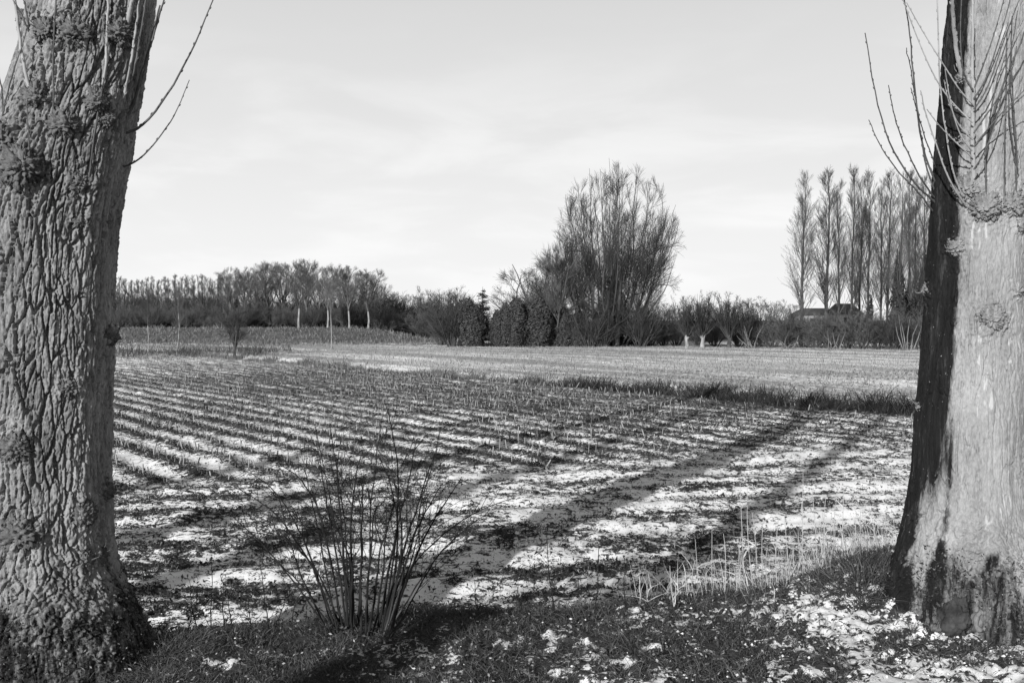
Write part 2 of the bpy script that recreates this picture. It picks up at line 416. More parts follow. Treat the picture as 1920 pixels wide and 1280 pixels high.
class Trunk:
    def __init__(s, Y, prof, roots, rough, seed, burls, nc=430):
        """prof: list of (py, left px, right px) in the photograph"""
        s.Y = Y
        zz, cx, rr = [], [], []
        for py, l, r in prof:
            a = at(l, py, Y); bb = at(r, py, Y); zz.append(a[2]); cx.append((a[0] + bb[0]) / 2); rr.append((bb[0] - a[0]) / 2)
        o_ = np.argsort(zz); s.z = np.array(zz)[o_]; s.cx = np.array(cx)[o_]; s.r = np.array(rr)[o_]; s.r[s.z > -9] *= 0.985
        ztop = s.z[-1]
        s.base = np.array([np.interp(0.0, s.z, s.cx), Y, 0.0])
        lean = (s.cx[-1] - s.cx[-4]) / (s.z[-1] - s.z[-4])
        zc = np.concatenate([np.linspace(-0.25, ztop + 0.1, 780 if nc > 100 else 200), np.linspace(ztop + 0.15, 5.2, 36)])
        nf = int(nc * .8); th = np.concatenate([np.linspace(-math.pi - .25, .25, nf, endpoint=False), np.linspace(.25, math.pi - .25, nc - nf, endpoint=False)])
        s.th = th; Z, T = np.meshgrid(zc, th, indexing='ij')
        C = np.interp(Z, s.z, s.cx) + lean * 0.6 * np.maximum(Z - ztop, 0); Rr = np.interp(Z, s.z, s.r) * (1 - 0.05 * np.maximum(Z - ztop, 0))
        k = 9; ker = np.hanning(41); ker /= ker.sum()
        for A in (C, Rr):
            col = A[:, 0].copy(); sm = np.convolve(np.pad(col, 20, 'edge'), ker, 'valid'); A[:] = sm[:, None]
        # root lobes
        lob = 0
        for (ta, wid, amp, zt) in roots:
            da = np.angle(np.exp(1j * (T - ta))); lob = lob + amp * np.exp(-(da / wid) ** 2) * sstep(zt, -0.15, Z) ** 1.6
        lowf = 0.035 * fbm(np.stack([np.cos(T) * 1.2, np.sin(T) * 1.2, Z * 1.1], -1), 1.0, 3, seed)
        if rough: lowf = lowf + 0.075 * np.exp(-(np.angle(np.exp(1j * (T + 0.50))) / 0.26) ** 2) - 0.035 * np.exp(-(np.angle(np.exp(1j * (T - 0.02))) / 0.3) ** 2)   # corner and flat added to the trunk shape so its shaded side begins sharply
        Rr = Rr * (1 + lowf) + lob
        for (ta, zb, rb, hb) in burls:
            da = np.angle(np.exp(1j * (T - ta))) * Rr; dd = np.sqrt(da ** 2 + (Z - zb) ** 2) / rb
            Rr = Rr + hb * np.exp(-dd ** 2)
        P = np.stack([np.cos(T) * Rr, np.sin(T) * Rr, Z], -1)
        # bark: long interlacing plates between fissures
        wv = np.stack([fbm(P * [1, 1, .5], 5, 3, seed + 1), fbm(P * [1, 1, .5], 5, 3, seed + 31), 0.6 * fbm(P * [1, 1, .5], 3, 2, seed + 51)], -1)
        Q = P + wv * [0.016, 0.016, 0.05]
        if rough:
            fx, fz, dep = 27.0, 3.4, 0.040
        else:
            fx, fz, dep = 19.0, 2.4, 0.016
        f1, f2, idv = worley(Q * [fx, fx, fz] + seed)
        g1, g2, gid = worley(Q * [fx * 1.9, fx * 1.9, fz * 2.4] + seed + 9)
        e1 = f2 - f1; e2 = g2 - g1
        plate = sstep(0.02, 0.12 if rough else 0.10, e1 + 0.06 * perlin(P, 60)); crack = 1 - sstep(0.0, 0.14, e2)
        rgh = sstep(1.15, .6, Z) * sstep(-.1, -.4, np.sin(T + 2.006)) if not rough else 0
        amp = sstep(-0.1, 0.25, Z) * 0.5 + 0.5
        if rough:
            h = dep * (plate - 1) * (0.7 + 0.7 * idv) + 0.010 * (idv - 0.5) + 0.004 * (gid - .5) - 0.012 * crack * plate + 0.005 * fbm(P * [1, 1, .6], 32, 4, seed, .6) + 0.0026 * perlin(P, 150)
        else:
            gate = sstep(-0.1, 0.25, fbm(P * [1, 1, .4], 4, 2, seed + 3))
            w5, w6, _ = worley(Q * [46, 46, 4.5] + seed + 4)
            h = (dep + 0.013 * rgh) * (plate - 1) * (0.35 + 0.8 * idv) * (0.4 + 0.6 * np.maximum(gate, rgh)) - 0.0045 * crack * gate - 0.006 * (1 - sstep(0, .16, w6 - w5)) * (.35 + .65 * gate) + 0.004 * fbm(P * [1, 1, .6], 22, 4, seed) + 0.0014 * perlin(P, 150)
        # gnarled bark low down and round the burls
        gn = sstep(0.5, 0.1, Z + 0.12 * np.sin(T * 3 + seed)) * (0.75 if rough else 1.0)
        for (ta, zb, rb, hb) in burls:
            da = np.angle(np.exp(1j * (T - ta))) * Rr; dd = np.sqrt(da ** 2 + (Z - zb) ** 2) / (rb * 1.25)
            gn = np.maximum(gn, np.exp(-dd ** 2))
        w1, w2, _ = worley(P * 22 + seed)
        w3, w4, _ = worley(P * 48 + seed); wr = np.abs(fbm(P, 10, 4, seed, .6))
        h = h * (1 - 0.55 * gn) + gn * (0.020 * (0.5 - w1) + 0.018 * (0.5 - w3) + 0.012 * fbm(P, 55, 3, seed, .65) - 0.035 * (0.25 - wr) + 0.010 * fbm(P, 30, 3, seed))
        Rr = Rr + h * amp
        s.Zg, s.Tg, s.Rg, s.Cg = Z, T, Rr, C
        V = np.stack([C + np.cos(T) * Rr, Y + np.sin(T) * Rr, Z], -1) - s.base
        i = np.arange(Z.size).reshape(Z.shape)
        s.F = np.stack([i[:-1], np.roll(i[:-1], -1, 1), np.roll(i[1:], -1, 1), i[1:]], -1).reshape(-1, 4)
        s.V = V.reshape(-1, 3); s.plate = plate; s.idv = idv; s.top = (C[-1, 0] - s.base[0], 0, zc[-1], Rr[-1].mean()); s.zc = zc
    def surf(s, th, z, off=0.0):
        """point on the bark, in the tree's own coordinates"""
        i = int(np.argmin(np.abs(s.zc - z))); j = int(np.argmin(np.abs(np.angle(np.exp(1j * (s.th - th))))))
        r = s.Rg[i, j] + off
        return np.array([s.Cg[i, 0] - s.base[0] + math.cos(th) * r, math.sin(th) * r, z])
    def px(s, px_, py_):
        """angle and height of the bark seen at a pixel"""
        p = at(px_, py_, s.Y - 0.3); z = p[2]
        c = np.interp(z, s.zc, s.Cg[:, 0]); r = np.interp(z, s.zc, s.Rg.mean(1))
        best = None
        for th in np.linspace(-math.pi * 1.02, 0.02, 160):
            q = np.array([c + math.cos(th) * r, s.Y + math.sin(th) * r]); sx_ = 960 + FPX * q[0] / q[1]
            d = abs(sx_ - px_)
            if best is None or d < best[0]: best = (d, th, q[1])
        z = at(px_, py_, best[2])[2]
        return best[1], z

def limbs(tr, seed, mat, n=4, h=5.0, tw=7):
    g = np.random.default_rng(seed); x, y, z, r = tr.top if hasattr(tr, 'top') else tr
    P = np.array([[x, y, z - 0.3], [x, y, z], [x + .05, y, z + 0.6]]); Rd = np.array([r * 0.95, r * 0.95, r * 0.7])
    pts = []; rad = []
    for k in range(n):
        a = k * 2 * math.pi / n + g.uniform(-.4, .4); d = np.array([math.cos(a) * .42, math.sin(a) * .42, 1.0]); p = np.array([x, y, z - 0.25]); q = [p]
        for s_ in range(9):
            d = d + g.normal(size=3) * 0.07 + np.array([0, 0, 0.05]); d /= np.linalg.norm(d); q.append(q[-1] + d * h / 9)
        pts.append(q); rad.append(np.linspace(r * 0.3, 0.025, 10))
    P0, R0 = np.array(pts), np.array(rad)
    mb = MB(); mb.add(*tubes(P[None], Rd[None], 10)); mb.add(*tubes(P0, R0, 7))
    A, RA = spawn(P0, R0, tw, (0.15, 0.95), (0.4, 0.8), lambda t, pl: pl * 0.38 * (1.1 - t), 6, 0.08, 0.1, 0.5, 0.012, g)
    mb.add(*tubes(A, RA, 4))
    B, RB = spawn(A, RA, 7, (0.2, 1.0), (0.4, 0.9), lambda t, pl: pl * 0.5 * (1.2 - t), 5, 0.08, 0.12, 0.5, 0.006, g)
    mb.add(*tubes(B, RB, 3))
    return mb

def shoot_line(p0, p1, sag, n=14, g=rng, wig=0.012):
    """a sucker shoot that leaves the bark sideways and turns up"""
    t = np.linspace(0, 1, n)[:, None]
    p0 = np.asarray(p0, float); p1 = np.asarray(p1, float)
    d = p1 - p0; flat = np.array([d[0], d[1], d[2] * (1 - sag)]) 
    c = p0 + flat * np.array([0.62, 0.62, 0.32])
    q = (1 - t) ** 2 * p0 + 2 * t * (1 - t) * c + t ** 2 * p1
    w = np.cumsum(g.normal(size=(n, 3)) * wig * 0.5, 0) * np.linalg.norm(d) * 0.25; w -= w[0]; w *= (1 - t)
    return q + w * 0.6
def shoot_mb(line, r0, r1, k=7, buds=True, g=rng):
    mb = MB(); n = len(line); rd = np.linspace(r0, r1, n); mb.add(*tubes(line, rd, k))
    if buds:
        tot = np.linalg.norm(np.diff(line, axis=0), axis=1).sum(); nb = int(tot / 0.045)
        for b_ in range(nb):
            f = (b_ + g.random() * 0.6) / nb * (n - 1) * 0.98; i = int(f); p = line[i] * (1 - (f - i)) + line[i + 1] * (f - i); tg = line[i + 1] - line[i]; tg /= np.linalg.norm(tg)
            sd = np.cross(tg, g.normal(size=3)); sd /= np.linalg.norm(sd); rr = rd[i]
            q = np.stack([p, p + (sd * 0.9 + tg * 1.2) * (rr * 0.8 + 0.003), p + (sd * 1.0 + tg * 2.4) * (rr * 0.8 + 0.004)])
            mb.add(*tubes(q, np.array([rr * .7 + .001, rr * .45 + .0016, .0006]), 4))
    return mb

# left tree --------------------------------------------------------------
profL = [(1262, -165, 292), (1230, -140, 272), (1200, -126, 258), (1150, -112, 243), (1100, -98, 228), (1050, -88, 212), (1000, -82, 205), (950, -78, 203), (880, -74, 202), (800, -70, 201), (700, -64, 207),
         (600, -58, 210), (500, -52, 211), (420, -48, 218), (340, -40, 233), (280, -28, 244), (230, -6, 252), (200, 8, 259), (150, 28, 268), (100, 44, 274), (50, 54, 280), (0, 63, 286), (-60, 72, 292)]
TL_Y = 5.3
def th_of(s): return -math.acos(max(-1, min(1, s)))
bl_px = [(125, 232, 27, .6), (182, 192, 22, .6), (72, 182, 24, .6), (50, 312, 36, .7), (10, 262, 30, .7), (140, 62, 30, .7), (222, 65, 24, .6), (96, 60, 20, .6), (150, 342, 22, .6), (196, 225, 16, .5), (62, 40, 24, .7), (152, 415, 14, .5),
         (216, 628, 22, .9), (128, 728, 19, .5), (24, 838, 26, .6), (34, 1000, 38, .6), (196, 920, 24, .7), (150, 962, 24, .6), (145, 1050, 20, .5), (175, 1040, 18, .5)]
root_l = [(100, 1165, 56, .7), (196, 1135, 30, .6), (48, 1212, 36, .6), (165, 1212, 42, .6), (215, 1200, 26, .6)]
big_l = [(100, 1165, 78, .7), (200, 1130, 40, .6), (45, 1215, 55, .6), (165, 1215, 60, .6)]
class _T: pass
trL0 = Trunk.__new__(Trunk)
def make_trunk(Y, prof, roots, rough, seed, bpx, bfac):
    # first a coarse pass that only finds where the burls sit, then the real one
    t0 = Trunk(Y, prof, roots, rough, seed, [], nc=48)
    bs = []
    for (px_, py_, r_, f_) in bpx:
        th, z = t0.px(px_, py_); rm = r_ * Y / FPX; bs.append((th, z, rm * 1.25, rm * bfac * f_))
    return Trunk(Y, prof, roots, rough, seed, bs), bs
nbl = len(bl_px)
trL, bL = make_trunk(TL_Y, profL, [(-2.6, .5, .10, .6), (-1.5, .45, .07, .5), (-0.3, .45, .10, .5), (1.2, .6, .1, .5)], True, 2.0, bl_px + big_l, 0.45)
treeL = thing('avenue_tree', 'thick furrowed tree trunk filling the left edge, knobbly with burls and thin suckers', 'tree', tuple(trL.base), 0, 'avenue trees along the verge')
tl_ = trL.Tg; zl = trL.Zg; ql = np.stack([np.cos(tl_), np.sin(tl_), zl], -1)
mossL = 0.62 * sstep(.50, .18, zl + .16 * fbm(ql, 3, 3)) + 0.42 * sstep(2.2, 2.9, zl + .2 * fbm(ql, 3, 2, 4.)) * sstep(-.35, -.75, np.cos(tl_))
for (ta, zb, rb, hb) in bL: mossL = np.maximum(mossL, 0.45 * np.exp(-(((np.angle(np.exp(1j * (tl_ - ta))) * trL.Rg) ** 2 + (zl - zb) ** 2) / (rb * 1.15) ** 2) ** 2))
obj('trunk', trL.V, trL.F, M['bark_rough'], treeL, attrs={'stain': mossL, 'pale': 0 * mossL})
def put_burls(tr, bs, tree, mat, seed0, twigs=4):
    for k, (th, z, rb, hb) in enumerate(bs):
        p = tr.surf(th, z, -rb * 0.30)
        V, F = burl_mesh(rb * 0.80, seed0 + k * 1.37, 0.75)
        a = th + math.pi / 2; ca, sa = math.cos(a), math.sin(a)
        V = np.stack([V[:, 0] * ca - V[:, 1] * sa, V[:, 0] * sa + V[:, 1] * ca, V[:, 2] * 0.95], -1)
        mb = MB(); mb.add(V, F)
        g = np.random.default_rng(int(seed0 * 10) + k); n = 2
        d = g.normal(size=(n, 3)); out_ = np.array([math.cos(th), math.sin(th), 0.1]); d = d / np.linalg.norm(d, axis=1, keepdims=True); d[(d @ out_) < 0] *= -1
        q0 = d * rb * 0.65; q1 = q0 + (d + out_ * .3 + np.array([0, 0, .3])) * g.uniform(.012, .035, (n, 1)); q2 = q1 + (d * .4 + np.array([0, 0, 1.0])) * g.uniform(.008, .025, (n, 1))
        mb.add(*tubes(np.stack([q0, q1, q2], 1), np.array([[.004, .0025, .0012]]) * np.ones((n, 1)), 4))
        o = mb.build('burl', mat, tree); o.location = p
put_burls(trL, bL[:nbl], treeL, M['burl'], 1.0)
def burl_spots(tr, px_list): return [(*tr.px(a_, b_), r_ * tr.Y / FPX * 1.25, 0) for a_, b_, r_, f_ in px_list]

limbs(trL, 11, None).build('crown', M['far_trunk'], treeL)
def add_shoot(tr, tree, pts, r0, r1, mat, Yend=None, buds=True, sub=None, lift=0.0):
    """pts: pixels from the base of the shoot to its tip"""
    th, z = tr.px(*pts[0]); p0 = tr.surf(th, z, -0.01); Y0 = tr.base[1] + p0[1]
    Yend = (Y0 - 0.06) if Yend is None else Yend
    n = len(pts); Ys = np.linspace(Y0, Yend, n)
    ctrl = [p0] + [at(*pts[i], Ys[i]) - tr.base for i in range(1, n)]
    ctrl = np.array(ctrl)
    m = 18; tt = np.linspace(0, n - 1, m); line = np.stack([np.interp(tt, np.arange(n), ctrl[:, c]) for c in range(3)], -1)
    ker = np.array([.25, .5, .25])
    for _ in range(4):
        l2 = line.copy(); l2[1:-1] = .25 * line[:-2] + .5 * line[1:-1] + .25 * line[2:]; line = l2
    line[1:-1] += rng.normal(size=(m - 2, 3)) * 0.0014
    return shoot_mb(line, r0, r1, buds=buds).build('shoot', mat, tree)
SL = [([(238, 252), (262, 245), (300, 200), (340, 135), (372, 70), (402, -6)], .0075, .003, 'shoot_dark'),
      ([(240, 314), (262, 300), (300, 258), (332, 208), (355, 150)], .005, .002, 'shoot_dark'),
      ([(240, 225), (250, 200), (268, 130), (290, 60), (310, -10)], .009, .004, 'shoot_dark'),
      ([(222, 190), (240, 150), (253, 70), (262, -10)], .008, .005, 'shoot_grey'),
      ([(225, 192), (248, 150), (262, 80), (275, -10)], .007, .004, 'shoot_dark'),
      ([(236, 52), (243, 25), (250, -12)], .013, .010, 'shoot_grey'),
      ([(70, 190), (50, 150), (36, 70), (26, -10)], .010, .006, 'shoot_grey'),
      ([(110, 260), (100, 210), (98, 120), (105, -10)], .005, .0035, 'shoot_dark'),
      ([(190, 180), (198, 140), (201, 60), (203, -10)], .008, .006, 'shoot_grey'),
      ([(160, 350), (178, 240), (195, 150), (206, 90)], .005, .003, 'shoot_dark'),
      ([(57, 330), (55, 270), (50, 190)], .004, .002, 'shoot_dark'),
      ([(60, 60), (52, 35), (42, -10)], .005, .003, 'shoot_dark'),
      ([(62, 62), (35, 20), (20, -10)], .005, .003, 'shoot_dark'),
      ([(235, 190), (240, 120), (243, 50)], .004, .003, 'shoot_grey'),
      ([(12, 215), (4, 170), (-8, 120)], .005, .003, 'shoot_dark'),
      ([(250, 205), (266, 150), (280, 90), (300, 10)], .007, .004, 'shoot_dark'),
      ([(14, 222), (20, 150), (40, 90), (52, 50)], .004, .002, 'shoot_dark')]
for pts, r0, r1, mm in SL: add_shoot(trL, treeL, pts, r0, r1, M[mm])

# right tree -------------------------------------------------------------
profR = [(1215, 1640, 1960), (1180, 1655, 1955), (1130, 1668, 1950), (1080, 1676, 1942), (1040, 1684, 1934), (1000, 1693, 1927), (950, 1704, 1920), (900, 1711, 1917), (850, 1716, 1916), (780, 1720, 1915), (700, 1727, 1915),
         (600, 1735, 1915), (500, 1742, 1917), (400, 1748, 1920), (300, 1756, 1926), (200, 1765, 1933), (100, 1773, 1940), (0, 1784, 1948), (-60, 1790, 1953)]
TR_Y = 5.75
br_px = [(1860, 596, 24, .8), (1812, 352, 24, .6), (1845, 388, 26, .5), (1895, 382, 24, .5), (1790, 462, 17, .7), (1733, 545, 16, .9), (1798, 145, 12, .6), (1910, 420, 14, .6), (1722, 762, 9, .8), (1800, 260, 13, .5),
         (1905, 548, 10, .5)]
big_r = [(1800, 1045, 45, .7), (1850, 1060, 40, .6), (1740, 1120, 40, .6), (1900, 1080, 50, .7)]
trR, bR = make_trunk(TR_Y, profR, [(-2.25, .22, .17, .75), (-1.62, .17, .24, .85), (-1.12, .16, .17, .6), (-0.45, .28, .24, .8), (-2.9, .35, .14, .7), (1.2, .6, .15, .6)], False, 5.0, br_px + big_r, 0.4)
s_ = np.sin(trR.Tg + 2.006); front = np.cos(trR.Tg + 2.006) > -0.35
zt = trR.Zg
bnd = np.interp(zt, [0.0, .35, .6, .9, 1.2, 1.8, 2.4, 3.6], [-.62, -.66, -.55, -.40, -.33, -.31, -.38, -.50])
st = sstep(0.20, -0.20, s_ - bnd)
# low down the stain parts into two strips with clean bark between them
mid = np.exp(-((s_ + 0.64) / 0.15) ** 2) * sstep(1.05, 0.6, zt) * sstep(.2, .5, zt)
st = st - 0.50 * mid + 0.55 * np.exp(-((s_ + 0.30) / 0.07) ** 2) * sstep(1.2, 0.9, zt) * sstep(0.0, 0.3, zt)
st = np.clip(st, 0, 1) * front + 0.60 * sstep(0.55, 0.30, zt + .10 + .26 * fbm(np.stack([np.cos(trR.Tg), np.sin(trR.Tg), zt], -1), 2.4, 4)) * front
pq = np.stack([np.cos(trR.Tg) * trR.Rg * 24, np.sin(trR.Tg) * trR.Rg * 24, zt * 1.7], -1); pq = pq + 0.9 * perlin(np.stack([np.cos(trR.Tg), np.sin(trR.Tg), zt * 1.5], -1), 4)[..., None] * [1, 1, 0]
pale = sstep(0.43, 0.56, np.abs(perlin(pq * [1.5, 1.5, 1.2]))) * sstep(0.0, 0.3, perlin(pq * [.3, .3, .5], 1.0, 5.0)) * sstep(.35, .7, zt)
treeR = thing('avenue_tree', 'pale grey tree trunk at the right edge with dark wet stripe down its left side', 'tree', tuple(trR.base), 0, 'avenue trees along the verge')
obj('trunk', trR.V, trR.F, M['bark_smooth'], treeR, attrs={'stain': st, 'pale': pale})
M['burl_pale'] = bark('burl_pale_bark', 0.07, 0.28)
put_burls(trR, bR[:len(br_px)], treeR, M['burl_pale'], 4.0)
limbs(trR, 12, None).build('crown', M['far_trunk'], treeR)
# egg shaped cut root and ringed stub at the foot
g = np.random.default_rng(303); n = 4200; a = g.uniform(-3.9, -.3, n); z = .46 * g.uniform(0, 1, n) ** 1.3; q = np.array([trR.surf(aa, zz, g.uniform(-.008, .022)) for aa, zz in zip(a, z)]); k = fbm(q, 4, 3, 5.) + .25 - z * .8 > 0; q = q[k]; n = len(q)
dq = q * [1, 1, 0]; dq /= np.linalg.norm(dq, axis=1, keepdims=True); dq = dq + g.normal(size=(n, 3)) * .5 + [0, 0, .35]; dq /= np.linalg.norm(dq, axis=1, keepdims=True); sq = np.cross(dq, g.normal(size=(n, 3))); sq /= np.linalg.norm(sq, axis=1, keepdims=True); lq = g.uniform(.008, .03, (n, 1))
obj('moss', np.stack([q - sq * lq * .22, q + sq * lq * .22, q + dq * lq], 1), np.arange(3 * n).reshape(n, 3), simple('moss_tufts', .02, .2, island=True, stops=[(0, .012), (.7, .05), (1, .22)]), treeR, smooth=False)['kind'] = 'stuff'
th, z = trR.px(1795, 1165); p = trR.surf(th, max(z, 0.06), 0.02)
V, F = burl_mesh(0.085, 9.1, 0.8, calm=.35); V[:, 2] *= 1.4
o = obj('root_knob', V, F, M['root_wood'], treeR); o.location = (p[0], p[1], 0.10); o.rotation_euler = (0.25, 0.1, 0)
th, z = trR.px(1848, 1178); p = trR.surf(th, max(z, 0.06), 0.03)
ring = MB(); a = np.linspace(0, 2 * math.pi, 26)
ring.add(*tubes(np.stack([np.cos(a) * .042, 0 * a, np.sin(a) * .05], -1), np.full(26, .014) + .003 * np.sin(5 * a), 8))
ring.add(*tubes(np.array([[0, .05, 0], [0, .005, 0], [0, 0, 0]]), np.array([.035, .035, .001]), 14))
o = ring.build('branch_stub', M['burl_pale'], treeR); o.location = (p[0], p[1], 0.10); o.rotation_euler = (0, 0, 0.3)
SR = [([(1822, 342), (1824, 270), (1825, 180), (1824, 90), (1824, -10)], .014, .006, 'shoot_grey', 5.30),
      ([(1797, 145), (1792, 90), (1787, 30), (1785, -10)], .012, .010, 'shoot_grey', 5.35),
      ([(1812, 388), (1790, 360), (1765, 300), (1737, 220), (1726, 170)], .006, .0025, 'shoot_grey', 5.2),
      ([(1745, 398), (1722, 360), (1680, 320), (1648, 270), (1629, 225)], .005, .002, 'shoot_dark', 5.3),
      ([(1748, 380), (1715, 345), (1670, 280), (1640, 180), (1622, 62)], .006, .0025, 'shoot_dark', 5.2),
      ([(1748, 372), (1722, 330), (1690, 260), (1675, 210), (1666, 160)], .005, .002, 'shoot_dark', 5.2),
      ([(1745, 360), (1732, 300), (1720, 200), (1708, 130), (1700, 90)], .005, .002, 'shoot_dark', 5.3),
      ([(1738, 345), (1726, 270), (1714, 150), (1704, 40), (1693, -10)], .006, .0025, 'shoot_dark', 5.2),
      ([(1755, 330), (1738, 270), (1722, 220), (1708, 165)], .004, .002, 'shoot_dark', 5.2),
      ([(1806, 378), (1785, 320), (1771, 240), (1760, 130), (1757, -10)], .005, .003, 'shoot_grey', 5.2),
      ([(1845, 330), (1850, 250), (1880, 160), (1915, 80), (1935, 20)], .007, .003, 'shoot_dark', 5.2),
      ([(1880, 380), (1884, 300), (1886, 180), (1888, 60)], .005, .003, 'shoot_dark', 5.3),
      ([(1905, 380), (1908, 300), (1902, 220), (1894, 120), (1898, 30)], .005, .003, 'shoot_dark', 5.2),
      ([(1848, 380), (1847, 300), (1855, 220), (1870, 150), (1890, 90)], .005, .002, 'shoot_dark', 5.2),
      ([(1915, 350), (1900, 280), (1890, 200), (1893, 110), (1908, 20)], .004, .002, 'shoot_dark', 5.2)]
for pts, r0, r1, mm, ye in SR: add_shoot(trR, treeR, pts, r0, r1, M[mm], ye)
# side twigs that fan off the straight sucker in the middle of the right tree
for (pts, mm) in [([(1823, 295), (1790, 265), (1760, 235), (1738, 205)], 'shoot_grey'), ([(1823, 283), (1800, 255), (1783, 200), (1772, 130)], 'shoot_grey'), ([(1824, 262), (1796, 235), (1778, 190), (1770, 150)], 'shoot_grey'),
                  ([(1824, 230), (1796, 205), (1762, 165), (1735, 110), (1700, 20), (1690, -10)], 'shoot_grey'), ([(1825, 196), (1800, 172), (1775, 130), (1730, 60), (1700, 5)], 'shoot_grey'), ([(1825, 172), (1806, 140), (1800, 80), (1803, -10)], 'shoot_dark'),
                  ([(1826, 318), (1842, 295), (1866, 240), (1880, 170), (1890, 110)], 'shoot_dark'), ([(1826, 275), (1850, 245), (1875, 215), (1900, 190), (1930, 160)], 'shoot_dark'), ([(1826, 250), (1850, 215), (1875, 180), (1925, 110)], 'shoot_dark'),
                  ([(1826, 205), (1845, 180), (1862, 140), (1880, 80), (1915, -10)], 'shoot_dark'), ([(1826, 185), (1850, 150), (1865, 100), (1890, 20), (1896, -10)], 'shoot_dark'), ([(1827, 165), (1845, 120), (1866, 60), (1885, -10)], 'shoot_dark')]:
    n = len(pts); Ys = np.linspace(5.40, 5.2, n); c = np.array([at(*q, Y) - trR.base for q, Y in zip(pts, Ys)])
    tt = np.linspace(0, n - 1, 14); line = np.stack([np.interp(tt, np.arange(n), c[:, k]) for k in range(3)], -1)
    for _ in range(3): line[1:-1] = .25 * line[:-2] + .5 * line[1:-1] + .25 * line[2:]
    shoot_mb(line, .0045, .002).build('shoot', M[mm], treeR)

# the avenue goes on to both sides and across the lane: out of the frame, but their shadows lie on the field
def plain_tree(x, y, seed, r=0.27, h=9.6):
    g = np.random.default_rng(seed); z = np.linspace(-0.2, h, 26); P = np.stack([0.10 * np.sin(z * .5 + seed), 0.08 * np.cos(z * .4 + seed * 2) - .08, z], -1)
    rd = r * (1.0 - 0.045 * z) + 0.22 * np.exp(-np.maximum(z, 0) / 0.25); V, F = tubes(P, rd, 40)
    V = V + (V * [1, 1, 0] - np.repeat(P, 40, 0) * [1, 1, 0]) * (0.10 * fbm(V * [1, 1, .3], 9, 3, seed))[:, None]
    t_ = thing('avenue_tree', None, 'tree', (x, y, 0), 0, 'avenue trees along the verge')
    obj('trunk', V, F, M['bark_rough'], t_); limbs((P[-1, 0], P[-1, 1], h, rd[-1]), seed + 50, None, 4, 4.0, 4).build('crown', M['far_trunk'], t_)
    return t_
tag(plain_tree(-7.3, 3.9, 21), 'avenue tree next along the verge beyond the left trunk')
tag(plain_tree(-5.9, -5.8, 22, .225), 'avenue tree across the lane whose shadow falls between the trunks')
tag(plain_tree(-10.6, -6.3, 23), 'avenue tree across the lane farther to the left')
tag(plain_tree(-15.6, -7.2, 24), 'avenue tree across the lane at its far left')

# ------------------------------------------------------------------ background trees
def wind(P, k=0.0): return P
def t_poplar(seed, h=16, spread=0.30, nb=60, lo=0.16, twig=(7, 4)):
    g = np.random.default_rng(seed); z = np.linspace(0, 1, 14)
    P = np.stack([np.cumsum(g.normal(size=14)) * .05, np.cumsum(g.normal(size=14)) * .05, z * h], -1)[None]; P[:, 0, :2] = 0
    Rd = (0.17 * (1 - z) ** 0.9 + 0.012)[None] * h / 16
    tr = MB().add(*tubes(P, Rd, 7)); cr = MB()
    A, RA = spawn(P, Rd, nb, (lo, 0.97), (0.35, 0.65), lambda t, pl: h * spread * np.minimum(1.12 - t, 0.55 + 0.9 * t) + 0.35, 8, 0.085, 0.05, 0.24, 0.013, g); cr.add(*tubes(A, RA, 4))
    B, RB = spawn(A, RA, twig[0], (0.15, 1.0), (0.25, 0.6), lambda t, pl: pl * 0.42 * (1.25 - t) + .25, 5, 0.06, 0.05, 0.4, 0.009, g); cr.add(*tubes(B, RB, 3))
    C, RC = spawn(B, RB, twig[1], (0.1, 1.0), (0.2, 0.5), lambda t, pl: pl * 0.45 * (1.3 - t) + .25, 3, 0.06, 0.05, 0.6, 0.0075, g); cr.add(*tubes(C, RC, 3))
    return tr, cr
def t_round(seed, h=10, stems=3, fan=0.35, nb=14, twig=(9, 6), trunk_h=0.25, r=0.16):
    g = np.random.default_rng(seed); th = h * trunk_h
    T0 = np.array([[0, 0, -0.1], [g.normal() * .1, 0, th * .5], [g.normal() * .15, g.normal() * .15, th]])[None]
    tr = MB().add(*tubes(T0, np.array([[r * 1.25, r, r * .9]]), 8)); cr = MB()
    pts = []; 
    for k in range(stems):
        a = k * 2 * math.pi / stems + g.uniform(-.5, .5); f = fan * g.uniform(.4, 1.2); d = np.array([math.cos(a) * f, math.sin(a) * f, 1]); q = [T0[0, 2]]
        for s_ in range(8):
            d = d + g.normal(size=3) * .10 + [0, 0, .04]; d /= np.linalg.norm(d); q.append(q[-1] + d * (h - th) / 8 * g.uniform(.9, 1.08))
        pts.append(q)
    P = np.array(pts); Rd = np.linspace(r * .7, .02, 9)[None] * np.ones((stems, 1)); cr.add(*tubes(P, Rd, 5))
    A, RA = spawn(P, Rd, nb, (0.08, 0.95), (0.45, 0.95), lambda t, pl: pl * 0.46 * (1.1 - t * .85), 7, 0.07, 0.09, 0.5, 0.014, g); cr.add(*tubes(A, RA, 4))
    B, RB = spawn(A, RA, twig[0], (0.15, 1.0), (0.3, 0.7), lambda t, pl: pl * 0.45 * (1.25 - t) + .2, 5, 0.06, 0.07, 0.4, 0.009, g); cr.add(*tubes(B, RB, 3))
    C, RC = spawn(B, RB, twig[1], (0.1, 1.0), (0.25, 0.6), lambda t, pl: pl * 0.5 * (1.3 - t) + .25, 3, 0.05, 0.06, 0.6, 0.0075, g); cr.add(*tubes(C, RC, 3))
    return tr, cr
